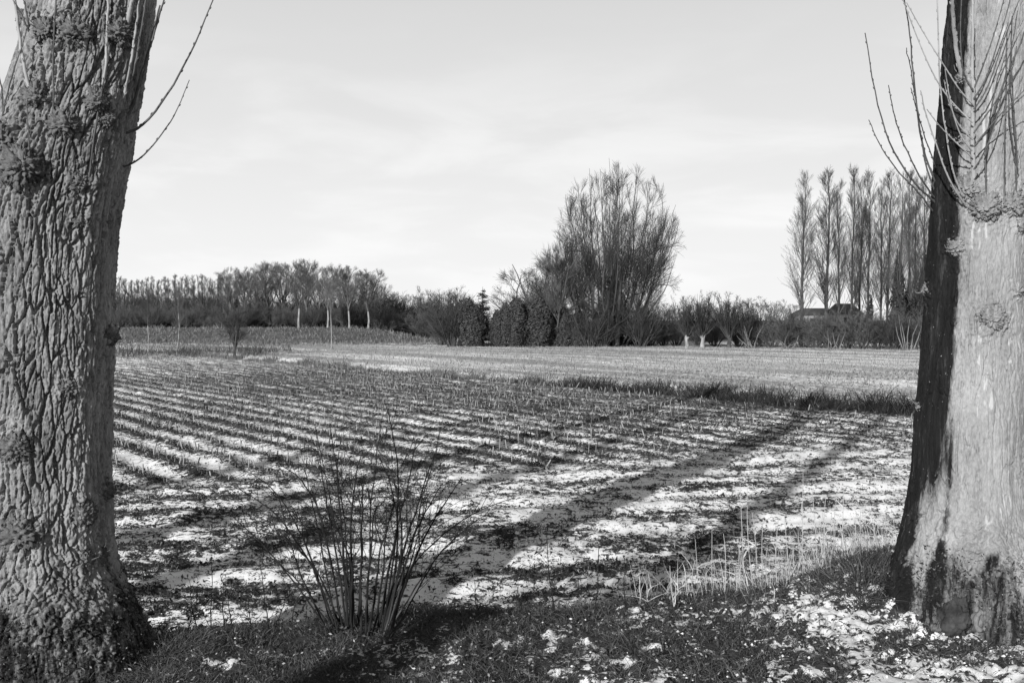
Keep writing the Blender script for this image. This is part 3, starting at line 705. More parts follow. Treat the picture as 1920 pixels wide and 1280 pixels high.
def t_shrub(seed, h=3.5, w=2.0, stems=26, twig=(10, 7), droop=0.02, tw=0.008):
    g = np.random.default_rng(seed); pts = []
    for k in range(stems):
        a = g.uniform(0, 6.28); f = g.uniform(.05, .75) * w / h * 1.5; d = np.array([math.cos(a) * f, math.sin(a) * f, 1]); q = [np.array([math.cos(a) * f * .5, math.sin(a) * f * .5, -.05])]; ln = h * g.uniform(.6, 1.05)
        d /= np.linalg.norm(d)
        for s_ in range(6): d = d + g.normal(size=3) * .10 + [0, 0, droop]; d /= np.linalg.norm(d); q.append(q[-1] + d * ln / 6)
        pts.append(q)
    P = np.array(pts); Rd = np.linspace(.035, .010, 7)[None] * np.ones((stems, 1)); tr = MB().add(*tubes(P, Rd, 4)); cr = MB()
    B, RB = spawn(P, Rd, twig[0], (0.1, 1.0), (0.25, 0.75), lambda t, pl: pl * 0.38 * (1.2 - .7 * t), 5, 0.05, 0.07, 0.5, tw, g); cr.add(*tubes(B, RB, 3))
    C, RC = spawn(B, RB, twig[1], (0.1, 1.0), (0.25, 0.8), lambda t, pl: pl * 0.5 * (1.3 - t) + .12, 3, 0.03, 0.08, 0.6, tw * .9, g); cr.add(*tubes(C, RC, 3))
    return tr, cr
def t_pollard(seed, th=1.15, h=5.0, n=46):
    g = np.random.default_rng(seed)
    T0 = np.array([[0, 0, -.1], [.06, 0, th * .3], [-.04, 0.05, th * .7], [.05, 0, th], [.05, 0, th + .25]])[None]
    tr = MB().add(*tubes(T0, np.array([[.27, .19, .17, .27, .10]]), 10)); pts = []
    for k in range(n):
        a = g.uniform(0, 6.28); f = abs(g.normal()) * .55; d = np.array([math.cos(a) * f, math.sin(a) * f, 1]); d /= np.linalg.norm(d); q = [np.array([math.cos(a) * .25 + .05, math.sin(a) * .25, th + g.uniform(-.15, .2)])]; ln = (h - th) * g.uniform(.6, 1.05)
        for s_ in range(6): d = d + g.normal(size=3) * .05 + [0, 0, .05]; d /= np.linalg.norm(d); q.append(q[-1] + d * ln / 6)
        pts.append(q)
    P = np.array(pts); Rd = np.linspace(.04, .010, 7)[None] * np.ones((n, 1)); cr = MB().add(*tubes(P, Rd, 4))
    B, RB = spawn(P, Rd, 9, (0.15, 1.0), (0.2, 0.6), lambda t, pl: pl * 0.33 * (1.2 - .8 * t), 5, 0.06, 0.08, 0.5, .008, g); cr.add(*tubes(B, RB, 3))
    C, RC = spawn(B, RB, 5, (0.1, 1.0), (0.3, 0.9), lambda t, pl: pl * 0.5 * (1.3 - t) + .1, 3, 0.03, 0.12, 0.6, .010, g); cr.add(*tubes(C, RC, 3))
    return tr, cr
def leaf_quads(C, D, size, g, asp=0.6):
    """small leaf-like quads at C facing roughly D"""
    n = len(C); D = D + g.normal(size=(n, 3)) * .6; D /= np.linalg.norm(D, axis=1, keepdims=True); A = np.cross(D, g.normal(size=(n, 3))); A /= np.linalg.norm(A, axis=1, keepdims=True); B = np.cross(D, A)
    s = size * g.uniform(.6, 1.4, (n, 1)); V = np.stack([C - A * s, C - B * s * asp, C + A * s, C + B * s * asp], 1).reshape(-1, 3)
    return V, np.arange(4 * n).reshape(n, 4)
def t_spruce(seed, h=5.5, w=1.5, n=260):
    g = np.random.default_rng(seed); tr = MB().add(*tubes(np.array([[0, 0, -.1], [0, 0, h * .5], [0, 0, h]]), np.array([.14, .08, .012]), 7)); cr = MB()
    z = h * (1 - np.sqrt(g.uniform(0.002, .95, n))); z = np.sort(z); a = g.uniform(0, 6.28, n); ln = w * ((h - z) / h) ** .85 * g.uniform(.65, 1.15, n) + .10
    t_ = np.linspace(0, 1, 9)[None, :, None]; d = np.stack([np.cos(a), np.sin(a), 0 * a], -1)[:, None]
    P = np.stack([0 * z, 0 * z, z + .1], -1)[:, None] + d * ln[:, None, None] * t_ + np.array([0, 0, 1.0]) * ln[:, None, None] * (-.35 * t_ + .28 * t_ ** 2)
    cr.add(*tubes(P, np.linspace(.02, .006, 9)[None] * np.ones((n, 1)), 3))
    C = np.repeat(P[:, 1:].reshape(-1, 3), 5, 0) + g.normal(size=(n * 8 * 5, 3)) * [.09, .09, .06]
    V, F = leaf_quads(C, np.array([0, 0, 1.0]) + 0 * C, .085, g, .35); cr.add(V, F); return tr, cr
def t_cypress(seed, h=3.8, w=0.9, n=5200):
    g = np.random.default_rng(seed); tr = MB().add(*tubes(np.array([[0, 0, -.1], [0, 0, h * .5], [0, 0, h * .9]]), np.array([.12, .08, .02]), 7)); cr = MB()
    u = g.uniform(0, 1, n) ** .8; a = g.uniform(0, 6.28, n); prof = np.minimum(1, (1 - u) * 4.2) ** .55 * (0.75 + .25 * np.sin(u * 3.1))
    q = np.stack([np.cos(a), np.sin(a), u * 3], -1); k = .78 + .38 * fbm(q, 1.5, 3, seed)
    rr = w * prof * k * g.uniform(.55, 1.0, n) ** .5
    C = np.stack([np.cos(a) * rr, np.sin(a) * rr, u * h * (1 + .05 * g.normal(size=n))], -1)
    V, F = leaf_quads(C, np.stack([np.cos(a), np.sin(a), .5 + 0 * a], -1), .085, g, .45); cr.add(V, F)
    sp = spawn(np.array([[[0, 0, 0], [0, 0, h * .5], [0, 0, h]]], float), np.array([[.1, .05, .01]]), 60, (.05, .98), (.3, .7), lambda t, pl: w * 1.0 + 0 * t, 4, .15, .05, .2, .01, g); cr.add(*tubes(*sp, 3))
    return tr, cr
def ivy_mb(seed, h, r, n):
    g = np.random.default_rng(seed); a = g.uniform(0, 6.28, n); top = h * (.72 + .45 * fbm(np.stack([np.cos(a), np.sin(a), 0 * a + seed], -1), 1.2, 2)); u = g.uniform(0, 1, n) ** 1.3; z = u * top
    k = 1 + .75 * fbm(np.stack([np.cos(a), np.sin(a), z * .8], -1), 1.1, 3, seed * .37)
    rr = r * (1 - u ** 1.6 * .92) * np.maximum(k, .1) * g.uniform(.35, 1, n) ** .5 + .10
    C = np.stack([np.cos(a) * rr, np.sin(a) * rr, z], -1)
    return MB().add(*leaf_quads(C, np.stack([np.cos(a), np.sin(a), .4 + 0 * a], -1), .11, g, .7))

def gz(px_, Y): return float(bank_z(np.array([(px_ - 960) / FPX * Y]), np.array([Y]))[0]) - .03
CACHE = {}
def variant(key, fn, tm, cm_):
    if key not in CACHE:
        tr, cr = fn(); CACHE[key] = (tr.mesh('trunk', tm), cr.mesh('crown', cm_))
    return CACHE[key]
def plant(name, key, fn, px_, Y, label, cat, h_ref, h, rz=None, group=None, tm='far_trunk', cmn='twig', wide=1.0, z=None, tname='trunk', cname='crown', xoff=0):
    tm_, cm_ = variant((key, tm, cmn), fn, M[tm], M[cmn])
    x = (px_ - 960) / FPX * Y
    zz = FZ if z is None else z
    s = h / h_ref
    o = thing(name, label, cat, (x, Y, zz), rng.uniform(0, 6.28) if rz is None else rz, group, (s * wide, s * wide, s))
    link(tname, tm_, o); link(cname, cm_, o)
    return o
def hgt(py, Y, z0=FZ): return at(960, py, Y)[2] - z0

# the big multi-stemmed tree in the middle ---------------------------------
g = np.random.default_rng(42); YB = 88.0; HB = hgt(306, YB)
pts = []; rads = []
for k, (tip, py, base_, yo) in enumerate([(1062, 400, 1105, 0), (1085, 345, 1118, 1), (1105, 320, 1128, -1), (1128, 308, 1135, .6), (1150, 305, 1142, -.5), (1172, 310, 1150, .8), (1195, 312, 1155, -.8), (1215, 325, 1160, .3), (1238, 350, 1166, -.4), (1256, 385, 1172, .5),
                                          (1268, 440, 1178, -.3), (1048, 470, 1098, -.6), (1120, 330, 1140, 2), (1180, 330, 1150, 2.2), (1090, 430, 1120, -1.6), (1210, 420, 1160, -1.5), (1052, 430, 1108, 1.5), (1073, 368, 1112, -1), (1140, 312, 1140, -2.2), (1205, 318, 1156, 2), (1228, 338, 1164, 1.5), (1262, 410, 1176, 1.0), (1160, 360, 1146, -3), (1110, 380, 1126, -3), (1245, 470, 1176, -2), (1060, 520, 1105, -2)]):
    b0 = np.array([(base_ - 1150) / FPX * YB * .75, yo * .6, -.1]); tp = np.array([(tip - 1150) / FPX * YB, yo * 2.2, hgt(py, YB)])
    tt = np.linspace(0, 1, 14)[:, None]; c = b0 * .45 + tp * .55; c[:2] = b0[:2] * .38 + tp[:2] * .62; c[2] = tp[2] * .34
    if tip in (1268, 1256): c[2] = tp[2] * .5
    q = (1 - tt) ** 2 * b0 + 2 * tt * (1 - tt) * c + tt ** 2 * tp; q[1:] += np.cumsum(g.normal(size=(13, 3)) * .10, 0); pts.append(q); rads.append(np.linspace(.10, .012, 14))
P = np.array(pts); Rd = np.array(rads)
big = thing('bare_tree', 'tallest bare tree in the middle, a broad fan of many upright stems', 'tree', ((1150 - 960) / FPX * YB, YB, FZ))
for i in range(len(P)): MB().add(*tubes(P[i], Rd[i], 7)).build('stem', M['far_trunk'], big)
cr = MB()
def inside(C, RC, m=1.0):
    # the crown is a smooth rounded fan: drop what would stick out of it
    q = C[:, -1]; dz = q[:, 2] - 9.4; hz = np.where(dz > 0, 6.6, 9.5)
    e_ = (q[:, 0] / 5.6) ** 2 + (q[:, 1] / 5.0) ** 2 + (dz / hz) ** 2
    k = e_ < m * (1 + .08 * fbm(q, .6, 2)) ** 2; return C[k], RC[k]
A, RA = inside(*spawn(P, Rd, 27, (0.32, 0.99), (0.25, 0.75), lambda t, pl: 3.2 * (1.25 - t) + .7, 8, 0.06, 0.06, 0.22, 0.012, g))
A2, RA2 = inside(*spawn(P, Rd, 9, (0.06, 0.45), (0.5, 1.2), lambda t, pl: 3.4 + 0 * t, 8, 0.05, 0.08, 0.2, 0.012, g)); A = np.concatenate([A, A2]); RA = np.concatenate([RA, RA2]); cr.add(*tubes(A, RA, 4))
B, RB = inside(*spawn(A, RA, 9, (0.12, 1.0), (0.25, 0.65), lambda t, pl: pl * 0.42 * (1.25 - t) + .35, 5, 0.05, 0.05, 0.4, 0.009, g), 1.06); cr.add(*tubes(B, RB, 3))
C, RC = inside(*spawn(B, RB, 4, (0.1, 1.0), (0.2, 0.55), lambda t, pl: pl * 0.45 * (1.3 - t) + .3, 3, 0.05, 0.05, 0.6, 0.0075, g), 1.12); cr.add(*tubes(C, RC, 3))
print('big crown', len(A), len(B), len(C))
cr.build('crown', M['twig'], big)
# drooping lower boughs and pale leaning stem
lb = []
for (p0, p1, r_) in [((1150, 600), (1050, 520), .10), ((1180, 560), (1262, 535), .08), ((1120, 600), (1012, 500), .08), ((1110, 590), (1060, 640), .06), ((1185, 500), (1275, 455), .08), ((1175, 590), (1245, 600), .07), ((1100, 610), (1040, 590), .07), ((1140, 620), (1090, 560), .07)]:
    a_ = at(*p0, YB) - np.array(big.location); b_ = at(*p1, YB - 1.5) - np.array(big.location); tt = np.linspace(0, 1, 9)[:, None]; c = (a_ + b_) / 2 + [0, -.3, .7]
    q = (1 - tt) ** 2 * a_ + 2 * tt * (1 - tt) * c + tt ** 2 * b_ + g.normal(size=(9, 3)) * .05; lb.append(q)
P2 = np.array(lb); R2 = np.linspace(.10, .02, 9)[None] * np.ones((len(lb), 1)); cb = MB().add(*tubes(P2, R2, 5))
A, RA = spawn(P2, R2, 14, (0.2, 1.0), (0.4, 1.0), lambda t, pl: pl * .32 + 0 * t, 6, -0.01, 0.12, .5, .012, g); cb.add(*tubes(A, RA, 3)); B, RB = spawn(A, RA, 9, (.1, 1), (.4, .9), lambda t, pl: pl * .5 * (1.2 - t) + .1, 4, .0, .12, .5, .008, g); cb.add(*tubes(B, RB, 3))
cb.build('lower_boughs', M['twig_light'], big)
q = np.array([at(1157, 648, YB - 2) - np.array(big.location), at(1160, 590, YB - 2) - np.array(big.location), at(1163, 540, YB - 2) - np.array(big.location), at(1168, 490, YB - 2) - np.array(big.location)])
MB().add(*tubes(q, np.array([.24, .16, .12, .05]), 8)).build('stem', M['far_trunk'], big)
ivy_mb(77, 7.5, 1.6, 7000).build('ivy', M['ivy'], big)

# conifers and scrub left of it -------------------------------------------
YC = 86.0
plant('spruce_tree', 'spruce', lambda: t_spruce(1), 905, YC, 'dark pointed spruce rising above the conifer clump left of the tallest tree', 'tree', 5.5, hgt(537, YC), cmn='conifer', cname='foliage', wide=.95)
for (px_, py, v, w, lab) in [(932, 585, 0, 1.1, 'low rounded conifer hugging the right side of the pointed spruce'), (948, 572, 1, 1.0, 'second clipped conifer to the right of the pointed spruce'), (968, 563, 2, 1.15, 'tall dark conifer in the middle of the conifer clump'),
                             (990, 568, 0, 1.1, 'broad conifer below the smaller bare tree'), (1012, 560, 1, 1.2, 'dense conifer just left of the tallest tree boughs'), (1035, 570, 2, 1.15, 'conifer half hidden behind the drooping boughs of the tallest tree'),
                             (1058, 580, 0, 1.2, 'conifer deep in shade at the foot of the tallest tree'), (880, 565, 1, 1.1, 'short dark conifer on the left side of the pointed spruce'), (1085, 585, 2, 1.3, 'dark low conifer under the crown of the tallest tree'), (892, 575, 2, 1.1, 'dark conifer directly in front of the pointed spruce')]:
    plant('conifer', ('cyp', v), lambda v=v: t_cypress(20 + v), px_, YC + rng.uniform(-.8, .8), lab, 'conifer', 3.8, hgt(py, YC), cmn='cypress', cname='foliage', wide=w * 1.12, group='conifers left of the tallest tree')
plant('bare_tree', 'scrubtree', lambda: t_round(31, 7, 7, .42, 12, (8, 5), .06, .13), 1003, 89, 'smaller bushy bare tree standing behind the conifers left of the tallest tree', 'tree', 7, hgt(490, 89), wide=1.45)
plant('bare_tree', 'scrubtree2', lambda: t_round(32, 7, 7, .40, 12, (8, 5), .06, .13), 1045, 86, 'pale twiggy young tree leaning into the left side of the tallest tree', 'tree', 7, hgt(470, 86), cmn='twig_light', wide=.9)
def shr(v, w=2.0): return (('shrub', v), lambda: t_shrub(60 + v, 3.5, w))
for (px_, py, Y, v, w, lab) in [(850, 550, 87, 0, 1.15, 'dark bare bush at the left end of the conifer clump'), (828, 575, 90, 1, 1.0, 'low bush at the edge of the far grass bank'), (1105, 560, 85, 2, 1.3, 'tangled bush at the left foot of the tallest tree'), (1130, 585, 84.5, 3, 1.2, 'tangled bush directly before the tallest tree'),
                               (1200, 560, 85, 0, 1.2, 'dense bush at the right foot of the tallest tree'), (1222, 575, 86, 1, 1.1, 'arching bush between the tallest tree and the pollard willows')]:
    k, f = shr(v); plant('bush', k, f, px_, Y, lab, 'bush', 3.5, hgt(py, Y), wide=w, tname='stems', cname='twigs', group='bushes along the far field edge')

# pollard willows and hedge on the right -----------------------------------
for (px_, py, v, lab, w) in [(1288, 560, 0, 'left one of the two pale-trunked pollard willows right of the tallest tree', 1.0), (1317, 552, 1, 'right one of the two pale-trunked pollard willows right of the tallest tree', 1.0), (1368, 556, 2, 'darker pollard willow with a round twiggy head in the hedge', 1.1), (1398, 572, 0, 'small pollard willow beside the bleached broken boughs', .9)]:
    plant('pollard_willow', ('pol', v), lambda v=v: t_pollard(80 + v), px_, 82, lab, 'tree', 5.0, hgt(py, 82), tm='pale_trunk' if v < 2 and px_ < 1320 else 'far_trunk', wide=w, group='pollard willows along the hedge')
HED = [(1245, 595, 90, 0, 1.1), (1268, 582, 89, 1, 1.0), (1340, 590, 87, 2, 1.1), (1420, 585, 84, 3, 1.3), (1448, 590, 83, 0, 1.3), (1478, 582, 82, 1, 1.3), (1505, 588, 82, 2, 1.2), (1532, 585, 81, 3, 1.3), (1560, 592, 80, 0, 1.3), (1588, 588, 80, 1, 1.2), (1615, 580, 79, 2, 1.3), (1645, 586, 79, 3, 1.2), (1672, 590, 78, 0, 1.3), (1700, 582, 78, 1, 1.2), (1728, 588, 78, 2, 1.2), (1930, 590, 77, 3, 1.3), (1385, 596, 86, 1, 1.2), (1310, 600, 90, 3, 1.2)]
for i, (px_, py, Y, v, w) in enumerate(HED):
    k, f = shr(v); near = ['between the tallest tree and the willows', 'behind the two pollard willows', 'right of the two pollard willows', 'at the foot of the small pollard willow', 'left of the row of tall poplars', 'below the first tall poplar', 'below the second tall poplar', 'before the roof ridge of the house', 'before the two roofs', 'right of the house roofs', 'before the middle poplars', 'before the ivy clad poplars', 'below the left ivy clad poplar', 'beside the pale leaning stems', 'touching the right trunk', 'beyond the right trunk', 'behind the darker pollard willow', 'between the two pollard willows'][i]
    plant('hedge_bush', k, f, px_, Y, 'bare grey hedge bush ' + near, 'bush', 3.5, hgt(py, Y) * 1.02, wide=w * 1.12, tname='stems', cname='twigs', group='bushes in the field hedge', cmn='twig' if i % 3 == 0 else 'twig_light')
# pale leaning stems at the right end of the hedge
pst = thing('bare_tree', 'clump of pale leaning stems at the right end of the hedge', 'tree', ((1700 - 960) / FPX * 76, 76, FZ))
for (a_, b_) in [((1694, 655), (1678, 600)), ((1699, 655), (1690, 605)), ((1701, 655), (1706, 598)), ((1708, 655), (1722, 605)), ((1712, 652), (1728, 612)), ((1696, 655), (1685, 590))]:
    p0 = at(*a_, 76) - np.array(pst.location); p1 = at(*b_, 76) - np.array(pst.location); p0[2] = -.05; pm = (p0 + p1) / 2 + rng.normal(size=3) * .1
    MB().add(*tubes(np.stack([p0, pm, p1]), np.array([.05, .035, .012]), 6)).build('stem', M['dead_wood'], pst)
# bleached dead boughs lying in the hedge
for (px_, Y, lab, s) in [(1405, 80, 'bleached broken boughs standing at the foot of the hedge', 1.2), (1560, 77.5, 'pale forked dead branch sticking out of the hedge', .9), (1475, 78.5, 'pale dead branches lying under the hedge', .8)]:
    dt = thing('dead_branch', lab, 'branch', ((px_ - 960) / FPX * Y, Y, FZ)); g = np.random.default_rng(int(px_)); mb = MB()
    for k in range(6):
        d = np.array([g.normal() * .7, g.normal() * .3, .5 + .5 * g.random()]); q = [np.array([g.normal() * .25, 0, 0.0])]
        for s_ in range(5): d = d + g.normal(size=3) * .15; q.append(q[-1] + d / np.linalg.norm(d) * .32 * s)
        mb.add(*tubes(np.array(q), np.linspace(.045, .012, 6), 5))
    mb.build('limb', M['dead_wood'], dt)

# the row of tall poplars on the right --------------------------------------
YP = 110.0
names = {1504: 'leftmost tall bare poplar, standing clear of the rest with low spreading branches', 1550: 'second tall poplar from the left with a straight dark trunk', 1574: 'slim third poplar from the left behind the house roof', 1596: 'fourth poplar from the left, the tallest of the row', 1610: 'dark straight poplar just right of the tallest of the row',
         1629: 'forked poplar with ivy round its foot beside the roof', 1654: 'slender poplar in the gap left of the ivy clad ones', 1664: 'slender poplar touching the left ivy clad one', 1684: 'poplar thickly wrapped in ivy to half its height, left of two', 1703: 'bare poplar between the two ivy clad ones', 1716: 'slim bare poplar close before the right ivy clad one', 1730: 'ivy clad poplar hard against the right trunk', 1750: 'poplar hidden mostly by the right trunk', 1945: 'poplar beyond the right trunk at the frame edge'}
tops = {1504: 336, 1550: 330, 1574: 350, 1596: 322, 1610: 345, 1629: 332, 1654: 345, 1664: 330, 1684: 338, 1703: 330, 1716: 345, 1730: 338, 1750: 330, 1945: 335}
for i, (px_, py) in enumerate(tops.items()):
    v = i % 4; Y = YP + [0, 2, 6, 1, 5, 3, 7, 4, 0, 5, 2, 1, 4, 2][i]
    wide = 1.1 if px_ in (1504, 1550) else .8
    po = plant('poplar_tree', ('poplar', v), lambda v=v: t_poplar(100 + v, 16, .28, 80, .13, (7, 4)), px_, Y, names[px_], 'tree', 16, hgt(py, Y), wide=wide, cmn='twig_light' if v in (0, 2) else 'twig', group='row of tall poplars behind the hedge')
    iv = {1684: (10.8, 1.15, 8000), 1730: (10.0, 1.3, 8000), 1629: (4.6, .75, 2500), 1596: (3.5, .45, 1200), 1716: (6.2, 1.5, 6000), 1703: (5.8, 1.5, 6000)}.get(px_)
    if iv: ivy_mb(px_, *iv).build('ivy', M['ivy'], po)

# house roofs between the poplars ----------------------------------------------
def house(px0, px1, py_ridge, py_eave, Y, label, hip):
    a_ = at(px0, py_eave, Y); b_ = at(px1, py_eave, Y); r_ = at((px0 + px1) / 2, py_ridge, Y); w = (b_[0] - a_[0]) / 2; ze = a_[2] - FZ; zr = r_[2] - FZ; d = 4.0
    o = thing('house', label, 'house', ((a_[0] + b_[0]) / 2, Y + d, FZ), 0, 'houses behind the hedge'); x = w * .93; y = d * .93
    V = np.array([[-x, -y, 0], [x, -y, 0], [x, y, 0], [-x, y, 0], [-x, -y, ze], [x, -y, ze], [x, y, ze], [-x, y, ze]]); F = np.array([[0, 1, 5, 4], [1, 2, 6, 5], [2, 3, 7, 6], [3, 0, 4, 7]]); obj('wall', V, F, M['render'], o, False)
    k = w * hip
    V = np.array([[-w, -d, ze - .05], [w, -d, ze - .05], [w, d, ze - .05], [-w, d, ze - .05], [-w + k, 0, zr], [w - k, 0, zr]]); obj('roof', V, [np.array([[0, 1, 5, 4], [2, 3, 4, 5]]), np.array([[1, 2, 5], [3, 0, 4]])], M['roof'], o, False)
    for wx in (-x * .5, x * .5):
        f = np.array([[wx - .5, -y - .02, ze * .45], [wx + .5, -y - .02, ze * .45], [wx + .5, -y - .02, ze * .85], [wx - .5, -y - .02, ze * .85]]); obj('window', f, np.array([[0, 1, 2, 3]]), M['glass_dark'], o, False)
house(1508, 1580, 577, 590, 128, 'low house with a long dark hipped roof behind the first poplars', .35)
house(1580, 1622, 568, 588, 126, 'white walled house with a steep dark roof right of the long low one', .25)

# far trees closing the horizon ----------------------------------------------
for i, (px_, py, Y) in enumerate([(1252, 572, 190), (1345, 574, 200), (1392, 566, 190), (1425, 560, 180), (1450, 562, 180), (1478, 570, 185), (1620, 575, 200), (1225, 580, 185), (1520, 582, 210)]):
    plant('distant_tree', ('rnd', i % 3), lambda i=i: t_round(40 + i % 3, 9, 5, .5, 11, (6, 5), .15, .14), px_, Y, 'small round tree on the horizon ' + ['right of the tallest tree', 'behind the darker willow', 'left of the horizon grove', 'in the horizon grove, tallest of it', 'in the middle of the horizon grove', 'at the right of the horizon grove', 'behind the middle poplars', 'at the right edge of the tallest tree', 'behind the low house'][i], 'tree', 9, hgt(py, Y) * 1.0, wide=1.5, group='distant trees on the horizon')

# the wood on the left, behind the dike ----------------------------------------
WZ = 0.0
gp = 'trees of the slender plantation behind the dike'
k = 0
for row in range(3):
    for px_ in np.arange(196 + row * 4, 445, 9.5):
        Y = 150 + row * 12 + rng.uniform(-4, 4); py = 522 + rng.uniform(-5, 9) + (2 if px_ < 300 else -2)
        plant('slender_tree', ('slim', k % 4), lambda k=k: t_poplar(130 + k % 4, 11, .17, 30, .2, (6, 5)), px_ + rng.uniform(-3, 3), Y, 'slender bare tree in the dense even plantation behind the dike', 'tree', 11, hgt(py, Y, gz(px_, Y)), wide=.95, z=gz(px_, Y), group=gp, cmn='twig_light' if k % 3 == 0 else 'twig', tm='pale_trunk' if k % 5 == 0 else 'far_trunk'); k += 1
WOOD = [(432, 505, 138, 1.0), (458, 500, 136, 1.0), (480, 497, 140, 1.0), (505, 492, 134, 1.05), (530, 490, 138, 1.0), (560, 488, 121, 1.0), (572, 486, 136, 1.0), (598, 496, 134, 1.0), (614, 500, 121, 1.0), (645, 497, 134, 1.0), (655, 502, 121, 1.0), (690, 504, 122, 1.05), (705, 520, 134, .9)]
wl = ['at the left end of the broad wood', 'second from the left in the broad wood', 'third from the left in the broad wood', 'dark and wide forked, left of the pale straight trunk', 'between the dark forked tree and the pale straight trunk', 'with the pale straight trunk, tallest of the broad wood', 'leaning just right of the pale straight trunk', 'in the dip right of the tallest of the wood', 'behind the slim sapling in the meadow', 'with upright boughs right of the slim sapling', 'with a pale leaning trunk near the right of the wood', 'spreading at the right end of the broad wood', 'low one at the right corner of the broad wood']
for i, (px_, py, Y, w) in enumerate(WOOD):
    plant('woodland_tree', ('wood', i % 5), lambda i=i: t_round(150 + i % 5, 10, 5, .38, 13, (9, 6), .3, .15), px_, Y, 'bare crowned tree ' + wl[i], 'tree', 10, hgt(py, Y, gz(px_, Y)) * .97, wide=w * 1.05, z=gz(px_, Y), tm='pale_trunk' if i in (1, 5, 6, 8, 10, 11) else 'far_trunk', group='trees of the broad wood behind the dike', cmn='twig_light')
for i, px_ in enumerate(np.arange(205, 830, 21)):
    Y = 126 + rng.uniform(0, 10); k_, f = shr(i % 4); py = 575 + rng.uniform(-12, 12) - (8 if 420 < px_ < 720 else 0)
    plant('undergrowth_bush', k_, f, px_, Y, 'dark bush in the undergrowth along the foot of the wood behind the dike', 'bush', 3.5, hgt(py, Y, gz(px_, Y)), wide=1.25, z=gz(px_, Y), tname='stems', cname='twigs', group='undergrowth along the foot of the wood', cmn='twig_light')
    plant('undergrowth_bush', k_, f, px_ + 7, Y + 14, 'dark bush in the undergrowth along the foot of the wood behind the dike', 'bush', 3.5, hgt(py - 18, Y + 14, gz(px_ + 7, Y + 14)), wide=1.3, z=gz(px_ + 7, Y + 14), tname='stems', cname='twigs', group='undergrowth along the foot of the wood')
plant('round_bush', ('shrub', 9), lambda: t_shrub(69, 3, 3, 60, (10, 5), 0), 392, 122, 'small pale round bush on the crest of the dike before the plantation', 'bush', 3.0, 1.5, wide=.9, z=0.65, cmn='twig_light', tname='stems', cname='twigs')
for i, (px_, py, Y) in enumerate([(722, 550, 150), (740, 548, 155), (760, 552, 150), (788, 542, 140), (812, 555, 160), (838, 548, 150), (855, 545, 155), (870, 552, 150), (775, 556, 165)]):
    plant('bare_tree', ('rnd', i % 3), lambda i=i: t_round(40 + i % 3, 9, 5, .5, 11, (6, 5), .15, .14), px_, Y, 'bare tree ' + ['right next to the broad wood', 'second right of the broad wood', 'third right of the broad wood', 'with an upright oval crown alone in the gap', 'in the gap left of the conifer clump', 'behind the dark bush left of the conifers', 'low and round behind the conifer clump', 'farthest right behind the pointed spruce', 'faint and low in the gap behind the oval crown'][i], 'tree', 9, hgt(py, Y, gz(px_, Y)), wide=.75 if i == 3 else 1.1, z=gz(px_, Y), group='bare trees between the wood and the conifers')

# saplings standing in the meadow -------------------------------------------
def sapling(key, px_, base_py, top_py, Y, label, **kw):
    z0 = at(px_, base_py, Y)[2]; return plant('sapling', key, kw.pop('fn'), px_, Y, label, 'tree', 6, hgt(top_py, Y, z0), z=z0, **kw)
sapling('s1', 278, 658, 552, 70, 'thin sapling with a pale bent foot nearest the left trunk', fn=lambda: t_round(171, 6, 2, .25, 9, (6, 4), .45, .06), tm='pale_trunk', wide=.8)
sapling('s2', 332, 655, 545, 72, 'straight pale sapling with upright twigs in the rough grass', fn=lambda: t_poplar(172, 6, .26, 30, .25, (6, 4)), tm='pale_trunk', cmn='twig_light', wide=.9)
sapling('s3', 440, 668, 575, 64, 'dark spreading little tree standing on the ditch edge', fn=lambda: t_round(173, 6, 6, .9, 9, (7, 5), .18, .16), wide=1.0)
sapling('s4', 622, 655, 525, 80, 'crooked pale sapling alone before the dike', fn=lambda: t_round(174, 6, 2, .2, 9, (5, 4), .5, .07), tm='pale_trunk', cmn='twig_light', wide=.6)
pp = at(222, 655, 66)
ps = thing('fence_post', 'short pale post at the field edge beside the left trunk', 'post', (pp[0], pp[1], FZ)); MB().add(*tubes(np.array([[0, 0, -.1], [0, 0, .7], [0, 0, .72]]), np.array([.06, .055, .001]), 8)).build('post', M['pale_trunk'], ps)

# ------------------------------------------------------------------ stubble, litter, weeds (nobody could count them)
def in_view(x, y, m=0.58): return np.abs(x) < y * m + 1.5
def ribbons(base, d, L_, w, bend, g, seg=3, face=None):
    """grass-like blades: base (n,3), direction d (n,3), length, width"""
    n = len(base); t_ = np.linspace(0, 1, seg + 1)
    side = np.cross(d, g.normal(size=(n, 3))); side /= np.linalg.norm(side, axis=1, keepdims=True) + 1e-9
    bd = g.normal(size=(n, 3)) * [1, 1, 0] * bend[:, None] + np.array([0, 0, -1.0]) * bend[:, None] * .5
    P = base[:, None] + d[:, None] * (L_[:, None] * t_)[..., None] + bd[:, None] * (L_[:, None] * t_ ** 2)[..., None]
    W = (w[:, None] * (1 - t_ ** 1.5 * .92))[..., None] * side[:, None]
    V = np.stack([P - W, P + W], 2).reshape(-1, 3); i = np.arange(n * (seg + 1) * 2).reshape(n, seg + 1, 2)
    F = np.stack([i[:, :-1, 0], i[:, :-1, 1], i[:, 1:, 1], i[:, 1:, 0]], -1).reshape(-1, 4)
    return V, F
g = np.random.default_rng(91)
